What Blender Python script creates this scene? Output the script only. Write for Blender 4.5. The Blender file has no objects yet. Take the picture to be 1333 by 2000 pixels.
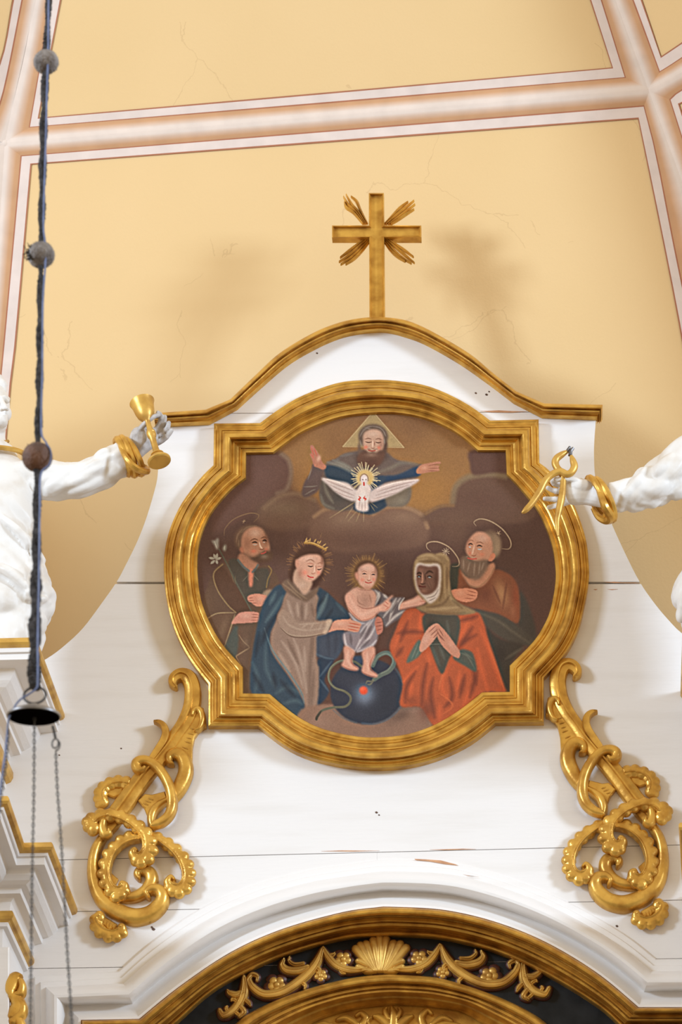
import bpy, bmesh, math, random
import numpy as np
from mathutils import Matrix, Vector
random.seed(4); RNG = np.random.default_rng(7)
scene = bpy.context.scene
C = scene.collection

# ------------------------------------------------------------------ camera
IW, IH, FPX = 1333, 2000, 7000.0
TH, PS = math.radians(28.0), math.radians(-3.0)
_F = np.array([math.sin(PS)*math.cos(TH), math.cos(PS)*math.cos(TH), math.sin(TH)])
_R = np.array([math.cos(PS), -math.sin(PS), 0.0])
_U = np.cross(_R, _F)
def ray(px, py):
    px = np.asarray(px, float)[..., None]; py = np.asarray(py, float)[..., None]
    return _F + (px-IW/2)/FPX*_R + (IH/2-py)/FPX*_U
ORG = np.array([0.0, 0.0, 8.2])                 # altar axis, board front plane is y = 0
CAM = ORG - 14.0*ray(737, 1000)
def U(px, py, Y=0.0):                            # point of the vertical plane y = Y
    d = ray(px, py); Y = np.asarray(Y, float)
    t = (Y-CAM[1])/d[..., 1]
    return CAM + d*t[..., None]
def UP(px, py, pl):                              # point of a general plane (point, normal)
    p0, n = pl; d = ray(px, py)
    t = ((p0-CAM)@n)/(d@n)
    return CAM + d*t[..., None]
def proj(p):
    v = np.asarray(p)-CAM; z = v@_F
    return IW/2+FPX*(v@_R)/z, IH/2-FPX*(v@_U)/z
cam = bpy.data.objects.new('camera', bpy.data.cameras.new('camera')); C.objects.link(cam)
M4 = Matrix.Identity(4)
for i in range(3):
    M4[i][0] = _R[i]; M4[i][1] = _U[i]; M4[i][2] = -_F[i]; M4[i][3] = CAM[i]
cam.matrix_world = M4
cam.data.sensor_fit = 'VERTICAL'; cam.data.sensor_height = 36; cam.data.sensor_width = 24
cam.data.lens = FPX/IH*36; cam.data.clip_end = 200
cam.data.dof.use_dof = True; cam.data.dof.focus_distance = 14.0; cam.data.dof.aperture_fstop = 6.3
scene.camera = cam
# ------------------------------------------------------------------ light
w = bpy.data.worlds.new('church_light'); scene.world = w; w.use_nodes = True
w.node_tree.nodes['Background'].inputs[0].default_value = (1.0, 0.81, 0.56, 1)
w.node_tree.nodes['Background'].inputs[1].default_value = 0.78
def window_light(name, loc, tgt, sx, sy, power, col):
    L = bpy.data.lights.new(name, 'AREA'); L.shape = 'RECTANGLE'; L.size = sx; L.size_y = sy
    L.energy = power; L.color = col
    o = bpy.data.objects.new(name, L); C.objects.link(o); o.location = loc
    o.rotation_euler = (Vector(tgt)-Vector(loc)).to_track_quat('-Z', 'Y').to_euler()
window_light('window_light_left', (-7.8, -6.5, 9.4), (0, 0, 8.4), 1.6, 2.0, 690, (.73, .93, 1.19))
window_light('window_light_right', (9.4, -6.0, 9.4), (0, 0, 8.4), 1.6, 2.0, 900, (.73, .93, 1.19))
scene.view_settings.view_transform = 'Standard'; scene.view_settings.look = 'None'
scene.view_settings.exposure = 0.0; scene.view_settings.gamma = 1
scene.view_settings.use_curve_mapping = False

# ------------------------------------------------------------------ materials
def lin(c):
    c = np.asarray(c, float)/255
    return np.where(c <= .04045, c/12.92, ((c+.055)/1.055)**2.4)
def mat(name, rgb, rough=.6, metal=0.0, rgb2=None, nscale=8, bump=0.0, bscale=60, spec=.5, stretch=(1, 1, 1), lo=.35, hi=.7, srgb=False):
    m = bpy.data.materials.new(name); m.use_nodes = True
    nt = m.node_tree; N = nt.nodes; b = N['Principled BSDF']
    if srgb:
        rgb = lin(rgb); rgb2 = None if rgb2 is None else lin(rgb2)
    b.inputs['Base Color'].default_value = (*rgb, 1); b.inputs['Roughness'].default_value = rough
    b.inputs['Metallic'].default_value = metal; b.inputs['Specular IOR Level'].default_value = spec
    if rgb2 is not None or bump:
        tc = N.new('ShaderNodeTexCoord'); mp = N.new('ShaderNodeMapping')
        mp.inputs['Scale'].default_value = stretch
        nt.links.new(tc.outputs['Object'], mp.inputs[0])
    if rgb2 is not None:
        n = N.new('ShaderNodeTexNoise'); n.inputs['Scale'].default_value = nscale; n.inputs['Detail'].default_value = 6
        nt.links.new(mp.outputs[0], n.inputs['Vector'])
        r = N.new('ShaderNodeValToRGB'); r.color_ramp.elements[0].position = lo; r.color_ramp.elements[1].position = hi
        r.color_ramp.elements[0].color = (*rgb2, 1); r.color_ramp.elements[1].color = (*rgb, 1)
        nt.links.new(n.outputs[0], r.inputs[0]); nt.links.new(r.outputs[0], b.inputs['Base Color'])
    if bump:
        n2 = N.new('ShaderNodeTexNoise'); n2.inputs['Scale'].default_value = bscale; n2.inputs['Detail'].default_value = 4
        nt.links.new(mp.outputs[0], n2.inputs['Vector'])
        bp = N.new('ShaderNodeBump'); bp.inputs['Strength'].default_value = bump; bp.inputs['Distance'].default_value = .01
        nt.links.new(n2.outputs[0], bp.inputs['Height']); nt.links.new(bp.outputs[0], b.inputs['Normal'])
    return m
WHITE = mat('white_paint', (.80, .765, .73), .42, 0, (.75, .71, .665), 5, .10, 30, stretch=(.35, 1, 3), lo=.22, hi=.5)
STAT = mat('statue_white', (.80, .775, .735), .45, 0, (.66, .59, .50), 9, .12, 40, lo=.25, hi=.5)
GREY = mat('statue_grey', (.56, .53, .51), .5, 0, (.34, .31, .29), 40, .1, 90, lo=.3, hi=.6)
GOLD = mat('gold_leaf', (.73, .425, .08), .30, .56, (.46, .225, .034), 16, .14, 34, lo=.33, hi=.60)
GOLD2 = mat('gold_leaf_dark', (.68, .375, .06), .33, .52, (.42, .195, .028), 18, .15, 40, lo=.35, hi=.65)
GOLDM = mat('gold_matte', (.70, .42, .09), .40, .45, (.44, .225, .045), 14, .1, 40, lo=.3, hi=.6)
BOLE = mat('red_bole', (.10, .028, .014), .45, .1, (.05, .015, .01), 30, .2, 60)
BLACK = mat('black_paint', (.008, .0085, .009), .5, 0, (.018, .019, .02), 14, .1, 30, spec=.2)
WOOD = mat('raw_wood', (.16, .085, .05), .8, 0, (.06, .03, .02), 20, stretch=(.3, 1, 4))
DARK = mat('dark_iron', (.035, .032, .032), .6, .4, (.10, .10, .10), 60, .3, 120)
ROPE = mat('dusty_rope', (.085, .078, .076), .95, 0, (.018, .016, .016), 60, .9, 160)
BEAD = mat('dusty_wood_bead', (.36, .33, .31), .95, 0, (.15, .125, .11), 25, .8, 120)
BEADB = mat('brown_wood_bead', (.20, .10, .06), .7, 0, (.07, .035, .025), 22, .6, 100)
BLUE = mat('blue_cable', (.17, .22, .40), .5, 0, (.09, .12, .24), 30)
STEEL = mat('bare_steel', (.20, .18, .17), .45, .8, (.1, .09, .085), 40)
TIN = mat('tin_cap', (.36, .34, .33), .38, .7, (.18, .17, .165), 20)
CAPIN = mat('black_inside', (.003, .002, .002), 1.0, spec=0)
STONE = mat('floor_stone', (.20, .17, .14), .6, 0, (.15, .12, .10), 2)
CHIP = mat('bare_wood_chip', (.62, .33, .17), .8, 0, (.45, .22, .11), 30)
# wall: painted plaster with hairline cracks
def wall_mat():
    m = bpy.data.materials.new('yellow_plaster'); m.use_nodes = True
    nt = m.node_tree; N = nt.nodes; b = N['Principled BSDF']; b.inputs['Roughness'].default_value = .85
    b.inputs['Specular IOR Level'].default_value = .2
    tc = N.new('ShaderNodeTexCoord')
    n = N.new('ShaderNodeTexNoise'); n.inputs['Scale'].default_value = 1.3; n.inputs['Detail'].default_value = 8
    nt.links.new(tc.outputs['Object'], n.inputs['Vector'])
    r = N.new('ShaderNodeValToRGB'); r.color_ramp.elements[0].position = .3; r.color_ramp.elements[1].position = .7
    r.color_ramp.elements[0].color = (.74, .515, .25, 1); r.color_ramp.elements[1].color = (.77, .54, .27, 1)
    nt.links.new(n.outputs[0], r.inputs[0])
    nd = N.new('ShaderNodeTexNoise'); nd.inputs['Scale'].default_value = 3; nd.inputs['Detail'].default_value = 6
    nt.links.new(tc.outputs['Object'], nd.inputs['Vector'])
    mx = N.new('ShaderNodeMixRGB'); mx.inputs[0].default_value = .25
    nt.links.new(tc.outputs['Object'], mx.inputs[1]); nt.links.new(nd.outputs['Color'], mx.inputs[2])
    v = N.new('ShaderNodeTexVoronoi'); v.feature = 'DISTANCE_TO_EDGE'; v.inputs['Scale'].default_value = 2.2
    nt.links.new(mx.outputs[0], v.inputs['Vector'])
    lt = N.new('ShaderNodeMath'); lt.operation = 'LESS_THAN'; lt.inputs[1].default_value = .003
    nt.links.new(v.outputs['Distance'], lt.inputs[0])
    n3 = N.new('ShaderNodeTexNoise'); n3.inputs['Scale'].default_value = 2.1
    nt.links.new(tc.outputs['Object'], n3.inputs['Vector'])
    gt = N.new('ShaderNodeMath'); gt.operation = 'GREATER_THAN'; gt.inputs[1].default_value = .56
    nt.links.new(n3.outputs[0], gt.inputs[0])
    mu = N.new('ShaderNodeMath'); mu.operation = 'MULTIPLY'
    nt.links.new(lt.outputs[0], mu.inputs[0]); nt.links.new(gt.outputs[0], mu.inputs[1])
    m2 = N.new('ShaderNodeMath'); m2.operation = 'MULTIPLY'; m2.inputs[1].default_value = .2
    nt.links.new(mu.outputs[0], m2.inputs[0])
    mc = N.new('ShaderNodeMixRGB'); mc.inputs[2].default_value = (.38, .22, .10, 1)
    nt.links.new(m2.outputs[0], mc.inputs[0]); nt.links.new(r.outputs[0], mc.inputs[1])
    nt.links.new(mc.outputs[0], b.inputs['Base Color'])
    bn = N.new('ShaderNodeTexNoise'); bn.inputs['Scale'].default_value = 90
    nt.links.new(tc.outputs['Object'], bn.inputs['Vector'])
    bp = N.new('ShaderNodeBump'); bp.inputs['Strength'].default_value = .06; bp.inputs['Distance'].default_value = .01
    nt.links.new(bn.outputs[0], bp.inputs['Height']); nt.links.new(bp.outputs[0], b.inputs['Normal'])
    return m
YEL = wall_mat()
def attr_mat(name, rough, spec, noise=.0, nscale=30):
    m = bpy.data.materials.new(name); m.use_nodes = True
    nt = m.node_tree; N = nt.nodes; b = N['Principled BSDF']; b.inputs['Roughness'].default_value = rough
    b.inputs['Specular IOR Level'].default_value = spec
    a = N.new('ShaderNodeAttribute'); a.attribute_name = 'Col'
    tc = N.new('ShaderNodeTexCoord'); n = N.new('ShaderNodeTexNoise'); n.inputs['Scale'].default_value = nscale; n.inputs['Detail'].default_value = 6
    nt.links.new(tc.outputs['Object'], n.inputs['Vector'])
    mr = N.new('ShaderNodeMapRange'); mr.inputs[1].default_value = .3; mr.inputs[2].default_value = .7
    mr.inputs[3].default_value = 1-noise; mr.inputs[4].default_value = 1+noise
    nt.links.new(n.outputs[0], mr.inputs[0])
    mx = N.new('ShaderNodeMixRGB'); mx.blend_type = 'MULTIPLY'; mx.inputs[0].default_value = 1
    nt.links.new(a.outputs['Color'], mx.inputs[1]); nt.links.new(mr.outputs[0], mx.inputs[2])
    nt.links.new(mx.outputs[0], b.inputs['Base Color'])
    return m
BAND = attr_mat('painted_bands', .85, .2, .06, 12)
PAINT = attr_mat('oil_painting', .6, .1, .10, 160)

# ------------------------------------------------------------------ helpers
def props(o, label=None, cat=None, group=None, kind=None):
    if label: o['label'] = label
    if cat: o['category'] = cat
    if group: o['group'] = group
    if kind: o['kind'] = kind
    return o
def thing(name, loc, label, cat, group=None):
    o = bpy.data.objects.new(name, None); C.objects.link(o); o.empty_display_size = .1
    o.location = [float(v) for v in loc]
    return props(o, label, cat, group)
class MB:
    def __init__(s): s.v = []; s.f = []; s.n = 0; s.c = []; s.mi = []
    def add(s, verts, faces, col=None, mi=0):
        verts = np.asarray(verts, float).reshape(-1, 3); b = s.n
        s.v.append(verts); s.f += [[i+b for i in f] for f in faces]; s.n += len(verts); s.mi += [mi]*len(faces)
        if col is not None: s.c.append(np.asarray(col, float).reshape(-1, 3))
    def grid(s, P, cu=False, cv=False, caps=False, col=None, mi=0):
        P = np.asarray(P, float); n, k = P.shape[:2]; F = []
        for i in range(n if cu else n-1):
            for j in range(k if cv else k-1):
                a, b = i*k+j, i*k+(j+1) % k; c, d = ((i+1) % n)*k+(j+1) % k, ((i+1) % n)*k+j
                F.append([a, b, c, d])
        if caps:
            F.append(list(range(k))[::-1]); F.append([(n-1)*k+j for j in range(k)])
        s.add(P.reshape(-1, 3), F, col, mi)
    def tube(s, pts, rad, seg=10, closed=False, twist=None, mi=0):
        pts = np.asarray(pts, float); n = len(pts)
        rad = np.asarray(rad, float)
        if rad.ndim == 0: rad = np.full(n, float(rad))
        if rad.ndim == 1: rad = np.stack([rad, rad], 1)
        if closed: T = np.roll(pts, -1, 0)-np.roll(pts, 1, 0)
        else: T = np.gradient(pts, axis=0)
        T /= np.linalg.norm(T, axis=1)[:, None]+1e-12
        a = np.array([0, -1.0, 0])
        if abs(T[0]@a) > .9: a = np.array([1.0, 0, 0])
        rows = []; nr = a
        for i in range(n):
            nr = nr-T[i]*(nr@T[i]); nr /= np.linalg.norm(nr)+1e-12
            bi = np.cross(T[i], nr)
            an = np.arange(seg)/seg*2*math.pi
            k = 1.0 if twist is None else twist(i, an)
            rows.append(pts[i]+(np.cos(an)*k)[:, None]*nr*rad[i, 0]+(np.sin(an)*k)[:, None]*bi*rad[i, 1])
        s.grid(np.array(rows), cu=closed, cv=True, caps=not closed, mi=mi)
    def ball(s, c, r, R=None, nu=12, nv=8, mi=0):
        r = np.asarray(r, float)
        if r.ndim == 0: r = np.full(3, float(r))
        V = [[0, 0, 1]]; F = []
        for i in range(1, nv):
            t = math.pi*i/nv
            for j in range(nu):
                a = 2*math.pi*j/nu; V.append([math.sin(t)*math.cos(a), math.sin(t)*math.sin(a), math.cos(t)])
        V.append([0, 0, -1]); L = len(V)-1
        for j in range(nu):
            F.append([0, 1+j, 1+(j+1) % nu]); F.append([L, 1+(nv-2)*nu+(j+1) % nu, 1+(nv-2)*nu+j])
            for i in range(nv-2):
                a, b = 1+i*nu+j, 1+i*nu+(j+1) % nu; F.append([a, a+nu, b+nu, b])
        V = np.array(V)*r
        if R is not None: V = V@np.asarray(R).T
        s.add(V+np.asarray(c, float), F, mi=mi)
    def build(s, name, mats, parent=None, sharp=40, smooth=True, recalc=True):
        me = bpy.data.meshes.new(name)
        V = np.concatenate(s.v)
        inv = np.zeros(3)
        if parent is not None: inv = np.array(parent.location)
        me.from_pydata((V-inv).tolist(), [], s.f); me.update()
        if not isinstance(mats, (list, tuple)): mats = [mats]
        for m in mats: me.materials.append(m)
        if len(mats) > 1: me.polygons.foreach_set('material_index', s.mi)
        if recalc:
            bm = bmesh.new(); bm.from_mesh(me); bmesh.ops.recalc_face_normals(bm, faces=bm.faces); bm.to_mesh(me); bm.free()
        if smooth:
            me.polygons.foreach_set('use_smooth', [True]*len(me.polygons))
            if sharp: me.set_sharp_from_angle(angle=math.radians(sharp))
        if s.c:
            ca = me.color_attributes.new('Col', 'FLOAT_COLOR', 'POINT')
            col = np.concatenate(s.c); col = np.concatenate([col, np.ones((len(col), 1))], 1)
            ca.data.foreach_set('color', col.astype(np.float32).ravel())
        o = bpy.data.objects.new(name, me); C.objects.link(o)
        if parent is not None: o.parent = parent
        return o
def catmull(p, n=6, closed=False):
    p = np.asarray(p, float); m = len(p)
    if m < 3: 
        t = np.linspace(0, 1, n+1)[:, None]; return p[0]*(1-t)+p[1]*t
    out = []
    for i in range(m if closed else m-1):
        if closed: a, b, c, d = p[(i-1) % m], p[i], p[(i+1) % m], p[(i+2) % m]
        else: a, b, c, d = p[max(i-1, 0)], p[i], p[i+1], p[min(i+2, m-1)]
        for t in np.arange(n)/n:
            out.append(.5*((2*b)+(c-a)*t+(2*a-5*b+4*c-d)*t*t+(3*b-a-3*c+d)*t**3))
    if not closed: out.append(p[-1])
    return np.array(out)
def segs(parts, n=10):
    """list of runs; each run smooth, joined at corners."""
    out = []
    for k, r in enumerate(parts):
        q = catmull(r, n) if len(r) > 2 else np.asarray(r, float)
        out.append(q if k == 0 else q[1:])
    return np.concatenate(out)
def resample(run, n):
    q = catmull(run, 12) if len(run) > 2 else np.asarray(run, float)
    L = np.concatenate([[0], np.cumsum(np.linalg.norm(np.diff(q, axis=0), axis=1))])
    t = np.linspace(0, L[-1], n)
    return np.stack([np.interp(t, L, q[:, k]) for k in range(q.shape[1])], 1)
def match(A, B, ns):
    """two lists of runs resampled run by run so that the corners correspond"""
    a = []; b = []
    for k, (ra, rb, n) in enumerate(zip(A, B, ns)):
        qa, qb = resample(ra, n), resample(rb, n)
        a.append(qa if k == 0 else qa[1:]); b.append(qb if k == 0 else qb[1:])
    return np.concatenate(a), np.concatenate(b)
def moulding(mb, outer, inner, prof, closed=False, back=None, mi=0, backin=None):
    """loft between two matched pixel paths; prof = (t, Y); a back wall drops from the first and last rows"""
    rows = []
    if back is not None:
        p = U(outer[:, 0], outer[:, 1], prof[0][1]); p = p.copy(); p[:, 1] = back; rows.append(p)
    for t, Y in prof:
        q = outer*(1-t)+inner*t; rows.append(U(q[:, 0], q[:, 1], Y))
    if backin is not None:
        p = rows[-1].copy(); p[:, 1] = backin; rows.append(p)
    P = np.array(rows).transpose(1, 0, 2)
    mb.grid(P, cu=closed, mi=mi)
def plate(mb, poly, Y0, h, bev=0.004, smooth=0, mi=0):
    """flat plate with a bevelled front edge, outline in pixels, front at Y0-h"""
    q = catmull(poly, smooth, True) if smooth else np.asarray(poly, float)
    P = U(q[:, 0], q[:, 1], Y0)[:, [0, 2]]; n = len(P)
    A = .5*np.sum(P[:, 0]*np.roll(P[:, 1], -1)-np.roll(P[:, 0], -1)*P[:, 1])
    e = np.roll(P, -1, 0)-P; e /= np.linalg.norm(e, axis=1)[:, None]+1e-12
    nn = np.stack([-e[:, 1], e[:, 0]], 1)*(1 if A > 0 else -1)
    m = nn+np.roll(nn, 1, 0); d = np.sum(m*nn, 1); m = m/np.maximum(d, .35)[:, None]
    I = P+m*bev
    V = []
    for Q, y in ((P, Y0), (P, Y0-h+bev), (I, Y0-h)):
        V.append(np.stack([Q[:, 0], np.full(n, y), Q[:, 1]], 1))
    F = []
    for r in range(2):
        for j in range(n): F.append([r*n+j, r*n+(j+1) % n, (r+1)*n+(j+1) % n, (r+1)*n+j])
    F.append([2*n+j for j in range(n)]); F.append([j for j in range(n)][::-1])
    mb.add(np.concatenate(V), F, mi=mi)
ROUND = [(-1, 0), (-1, .35), (-.88, .66), (-.62, .87), (-.3, .97), (0, 1), (.3, .97), (.62, .87), (.88, .66), (1, .35), (1, 0)]
FLAT = [(-1, 0), (-1, .7), (-.9, .92), (-.7, 1), (0, .93), (.7, 1), (.9, .92), (1, .7), (1, 0)]
RIDGE = [(-1, 0), (-1, .55), (-.85, .7), (-.2, .78), (-.12, 1), (.05, 1), (.12, .72), (.85, .66), (1, .5), (1, 0)]
def strand(mb, pts, Y0, h, n=5, prof=ROUND, T=None, mi=0, k=1.0, ridge=0):
    """carved relief band: pts = (px, py, half width px), optional 4th = height factor"""
    p = np.asarray(pts, float)
    if p.shape[1] == 3: p = np.concatenate([p, np.ones((len(p), 1))], 1)
    q = catmull(p, n)
    xy = q[:, :2] if T is None else T(q[:, :2])
    W = U(xy[:, 0], xy[:, 1], Y0)
    t = np.gradient(W, axis=0); t /= np.linalg.norm(t, axis=1)[:, None]+1e-12
    nr = np.stack([-t[:, 2], np.zeros(len(t)), t[:, 0]], 1)
    hw = q[:, 2]*k/500.0; hh = q[:, 3]*h
    rows = []
    def row(i, c, w, hgt):
        return np.array([c+nr[i]*s*w+np.array([0, -hgt*z, 0]) for s, z in prof])
    for (i, f) in ((0, -1), ):
        rows.append(row(0, W[0]-t[0]*hw[0]*.85, hw[0]*.15, hh[0]*.45)); rows.append(row(0, W[0]-t[0]*hw[0]*.55, hw[0]*.7, hh[0]*.8))
    for i in range(len(W)): rows.append(row(i, W[i], hw[i], hh[i]))
    rows.append(row(-1, W[-1]+t[-1]*hw[-1]*.55, hw[-1]*.7, hh[-1]*.8)); rows.append(row(-1, W[-1]+t[-1]*hw[-1]*.85, hw[-1]*.15, hh[-1]*.45))
    mb.grid(np.array(rows), cv=True, caps=True, mi=mi)
    if ridge:
        sg = ridge if T is None else -ridge
        mb.tube(W+nr*(sg*hw*.78)[:, None]-np.array([0, 1, 0])*(hh*.86)[:, None], np.maximum(hw*.2, .002), 6, mi=mi)
def lobes(mb, pts, core, Y0, h, r, T=None, mi=0):
    """scallops along the outer edge of a band, each stretched toward the band's centre line"""
    p = np.asarray(pts, float)[:, :2]; q = catmull(np.asarray(core, float)[:, :2], 8)
    for (x, y) in p:
        k = np.argmin(np.hypot(q[:, 0]-x, q[:, 1]-y)); d = q[k]-(x, y); L = max(np.hypot(*d), 1e-6); d = d/L
        c0 = np.array([(x, y)])+d*r*.85; e0 = c0+d
        if T is not None: c0, e0 = T(c0), T(e0)
        c = U(c0[0, 0], c0[0, 1], Y0-h*.42); e = U(e0[0, 0], e0[0, 1], Y0-h*.42)
        v = e-c; v[1] = 0; v /= np.linalg.norm(v); w_ = np.array([-v[2], 0, v[0]])
        Rm = np.stack([v, np.array([0, 1.0, 0]), w_], 1); rr = r/500
        mb.ball(c, (rr*1.55, h*.50, rr*1.25), R=Rm, nu=12, nv=8, mi=mi)
def lathe(mb, base, axis, prof, seg=28, mi=0):
    axis = np.asarray(axis, float); L = np.linalg.norm(axis); ax = axis/L
    a = np.cross(ax, [0, 1.0, 0]); a /= np.linalg.norm(a); b = np.cross(ax, a)
    an = np.arange(seg)/seg*2*math.pi
    rows = [np.asarray(base)+ax*L*s+r*(np.cos(an)[:, None]*a+np.sin(an)[:, None]*b) for s, r in prof]
    mb.grid(np.array(rows), cv=True, caps=True, mi=mi)
from mathutils import noise as mnoise
def drape(o, dirs, amp, f=16.0, st=.92, smooth=1):
    """carved cloth: ridged folds running along a direction that varies with position"""
    me = o.data; n = len(me.vertices); co = np.zeros(n*3); no = np.zeros(n*3)
    me.vertices.foreach_get('co', co); me.vertices.foreach_get('normal', no); co = co.reshape(-1, 3); no = no.reshape(-1, 3)
    d = dirs(co+np.array(o.parent.location)); d = d/np.linalg.norm(d, axis=1)[:, None]
    al = np.sum(co*d, 1)[:, None]
    q = (co-d*al*st)*f
    r = np.empty(n)
    for i in range(n):
        a = mnoise.noise(q[i]); b_ = mnoise.noise(q[i]*2.1+np.array([7.3, 1.1, 3.7]))
        r[i] = min(abs(a)*2.4, 1)*.85+abs(b_)*.25
    a_ = amp(co+np.array(o.parent.location)) if callable(amp) else amp
    co += no*(a_*(r-.45))[:, None]
    me.vertices.foreach_set('co', co.ravel()); me.update()
    bm = bmesh.new(); bm.from_mesh(me)
    for _ in range(smooth): bmesh.ops.smooth_vert(bm, verts=bm.verts, factor=.5, use_axis_x=True, use_axis_y=True, use_axis_z=True)
    bm.to_mesh(me); bm.free()
def remesh(o, voxel, smooth=2, disp=None):
    m = o.modifiers.new('r', 'REMESH'); m.mode = 'VOXEL'; m.voxel_size = voxel
    s = o.modifiers.new('s', 'SMOOTH'); s.iterations = smooth; s.factor = .5
    dg = bpy.context.evaluated_depsgraph_get()
    me = bpy.data.meshes.new_from_object(o.evaluated_get(dg)); o.modifiers.clear()
    for k in o.data.materials:
        if k.name not in [x.name for x in me.materials if x]: me.materials.append(k)
    o.data = me
    me.polygons.foreach_set('use_smooth', [True]*len(me.polygons))
    return o

# ------------------------------------------------------------------ walls and vault
NL, NR = (8, 282), (1272, 177)
TILT = math.radians(14)                        # the wall leans in towards the top
def rotA(al): return (np.array([0, 0.36, 9.5]), np.array([-math.sin(al)*math.cos(TILT), -math.cos(al)*math.cos(TILT), -math.sin(TILT)]))
lo_, hi_ = -.5, .5
for _ in range(50):
    mid = (lo_+hi_)/2
    d = UP(*NL, rotA(mid))[2]-UP(*NR, rotA(mid))[2]
    if d > 0: hi_ = mid
    else: lo_ = mid
    if _ == 0: pass
def _dz(a): return UP(*NL, rotA(a))[2]-UP(*NR, rotA(a))[2]
lo_, hi_ = -.5, .5
s0 = _dz(lo_) > 0
for _ in range(60):
    mid = (lo_+hi_)/2
    if (_dz(mid) > 0) == s0: lo_ = mid
    else: hi_ = mid
AL = (lo_+hi_)/2
PA = rotA(AL)
def rotv(v, ax, a):
    ax = ax/np.linalg.norm(ax)
    return v*math.cos(a)+np.cross(ax, v)*math.sin(a)+ax*(ax@v)*(1-math.cos(a))
wl, wr = UP(*NL, PA), UP(*NR, PA)
def facet(pl, a, b, ang, toward):
    """plane through line a-b, turned from pl by ang so that its normal gains 'toward'"""
    n1 = rotv(pl[1], b-a, ang); n2 = rotv(pl[1], b-a, -ang)
    return (a, n1 if n1@np.asarray(toward) > n2@np.asarray(toward) else n2)
PB = facet(PA, wl, wr, math.radians(9), (0, 0, -1))
lb = UP(-40, 1000, PA); rb = UP(1560, 1000, PA)
PC = facet(PA, wl, UP(-17, 667, PA), math.radians(42), (1, 0, 0))
PD = facet(PA, wr, UP(1333, 345, PA), math.radians(42), (-1, 0, 0))
lt = UP(70, 0, PB); rt = UP(1207, 0, PB)
def pl3(a, b, c):
    n = np.cross(b-a, c-a); n /= np.linalg.norm(n)
    if n@(CAM-a) < 0: n = -n
    return (a, n)
PE = pl3(wl, lt, UP(-90, 240, PC))
PF = pl3(wr, rt, UP(1333, 145, PD))
yel = None
red, whb, ora, cre = lin((180, 118, 88))/1.15, lin((234, 216, 204))/1.15, lin((208, 160, 118))/1.12, lin((236, 218, 203))/1.12
def wallpoly(mb, pts, pl):
    q = np.array(pts, float); mb.add(UP(q[:, 0], q[:, 1], pl), [list(range(len(q)))])
def band(mb, y, o, c, pl, off=.004, n=14):
    """painted band from the yellow field's edge to the rib's ridge line"""
    y, o, c = (resample(np.array(k, float), n) for k in (y, o, c))
    d = np.linalg.norm(o-y, axis=1)[:, None]; lw = np.minimum(3.2/np.maximum(d, 1e-6), .3)
    dc = np.linalg.norm(c-o, axis=1)[:, None]; lc = np.minimum(3.0/np.maximum(dc, 1e-6), .3)
    cols = [(y, red), (y+(o-y)*lw, red), (y+(o-y)*lw, whb), (o, whb), (o, red), (o+(c-o)*lc, red)]
    ramp = [(0, ora*.95), (.22, ora*1.02), (.5, (ora+cre)/2), (.72, cre*.98), (1, cre)]
    for t, k in ramp: cols.append((o+(c-o)*(lc+(1-lc)*t), k))
    P = []; K = []
    hs = [0]*6+[0, .004, .012, .017, .019]
    for (q, k), h in zip(cols, hs):
        P.append(UP(q[:, 0], q[:, 1], pl)+pl[1]*(off+h)); K.append(np.tile(k, (n, 1)))
    mb.grid(np.array(P).transpose(1, 0, 2), col=np.array(K).transpose(1, 0, 2))
W = MB(); wallpoly(W, [NL, NR, (1333, 345), (1480, 760), (1640, 1560), (-120, 1560), (-40, 1000), (-17, 667)], PA)
props(W.build('wall_back', YEL, smooth=False), kind='structure')
W = MB(); wallpoly(W, [NL, (-17, 667), (-40, 1000), (-120, 1560), (-420, 1560), (-300, 420), (-90, 240)], PC)
props(W.build('wall_left', YEL, smooth=False), kind='structure')
def block_wall(name, pl, side, x0, zt):
    # unseen wall added to shade the lower left of the back wall
    p0, n = pl; d = np.array([-n[1]*side, n[0]*side, 0]); d /= np.linalg.norm(d)
    if d[1] > 0: d = -d
    t = np.cross(d, n); t /= np.linalg.norm(t); t *= np.sign(t[2])
    P = [];
    for dist, z in ((x0, 0), (3.2, 0), (3.2, zt), (x0, zt)):
        b0 = p0+d*dist; P.append(b0+t*((z-b0[2])/t[2]))
    mb = MB(); mb.add(np.array(P), [[0, 1, 2, 3]]); return props(mb.build(name, YEL, smooth=False), kind='structure')
block_wall('wall_left_blocker', (UP(-36, 950, PA), np.array([math.sin(math.radians(53)), -math.cos(math.radians(53)), 0.0])), 1, .0, 8.85)
W = MB(); wallpoly(W, [NR, (1333, 145), (1560, 0), (1900, 700), (1900, 1560), (1640, 1560), (1480, 760), (1333, 345)], PD)
props(W.build('wall_right', YEL, smooth=False), kind='structure')
W = MB()
wallpoly(W, [NL, (48, 120), (70, 0), (102, -170), (1110, -170), (1207, 0), NR], PB)
wallpoly(W, [NL, (-90, 240), (-200, -170), (102, -170), (70, 0), (48, 120)], PE)
wallpoly(W, [NR, (1207, 0), (1110, -170), (1500, -170), (1560, 0), (1333, 145)], PF)
props(W.build('ceiling', YEL, smooth=False), kind='structure')
hc = [NL, NR]
T1 = MB()
band(T1, [(62, 322), (1247, 233)], [(43, 306), (1258, 209)], hc, PA)
band(T1, [(76, 230), (1196, 132)], [(59, 248), (1221, 151)], hc, PB)
props(T1.build('trim_1', BAND), kind='structure')
T2 = MB()
lcen = [NL, (-17, 667), (-23, 750), (-60, 1250)]
band(T2, [(62, 322), (32, 667), (22, 750), (-20, 1250)], [(43, 306), (10, 667), (2, 750), (-42, 1250)], lcen, PA)
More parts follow.
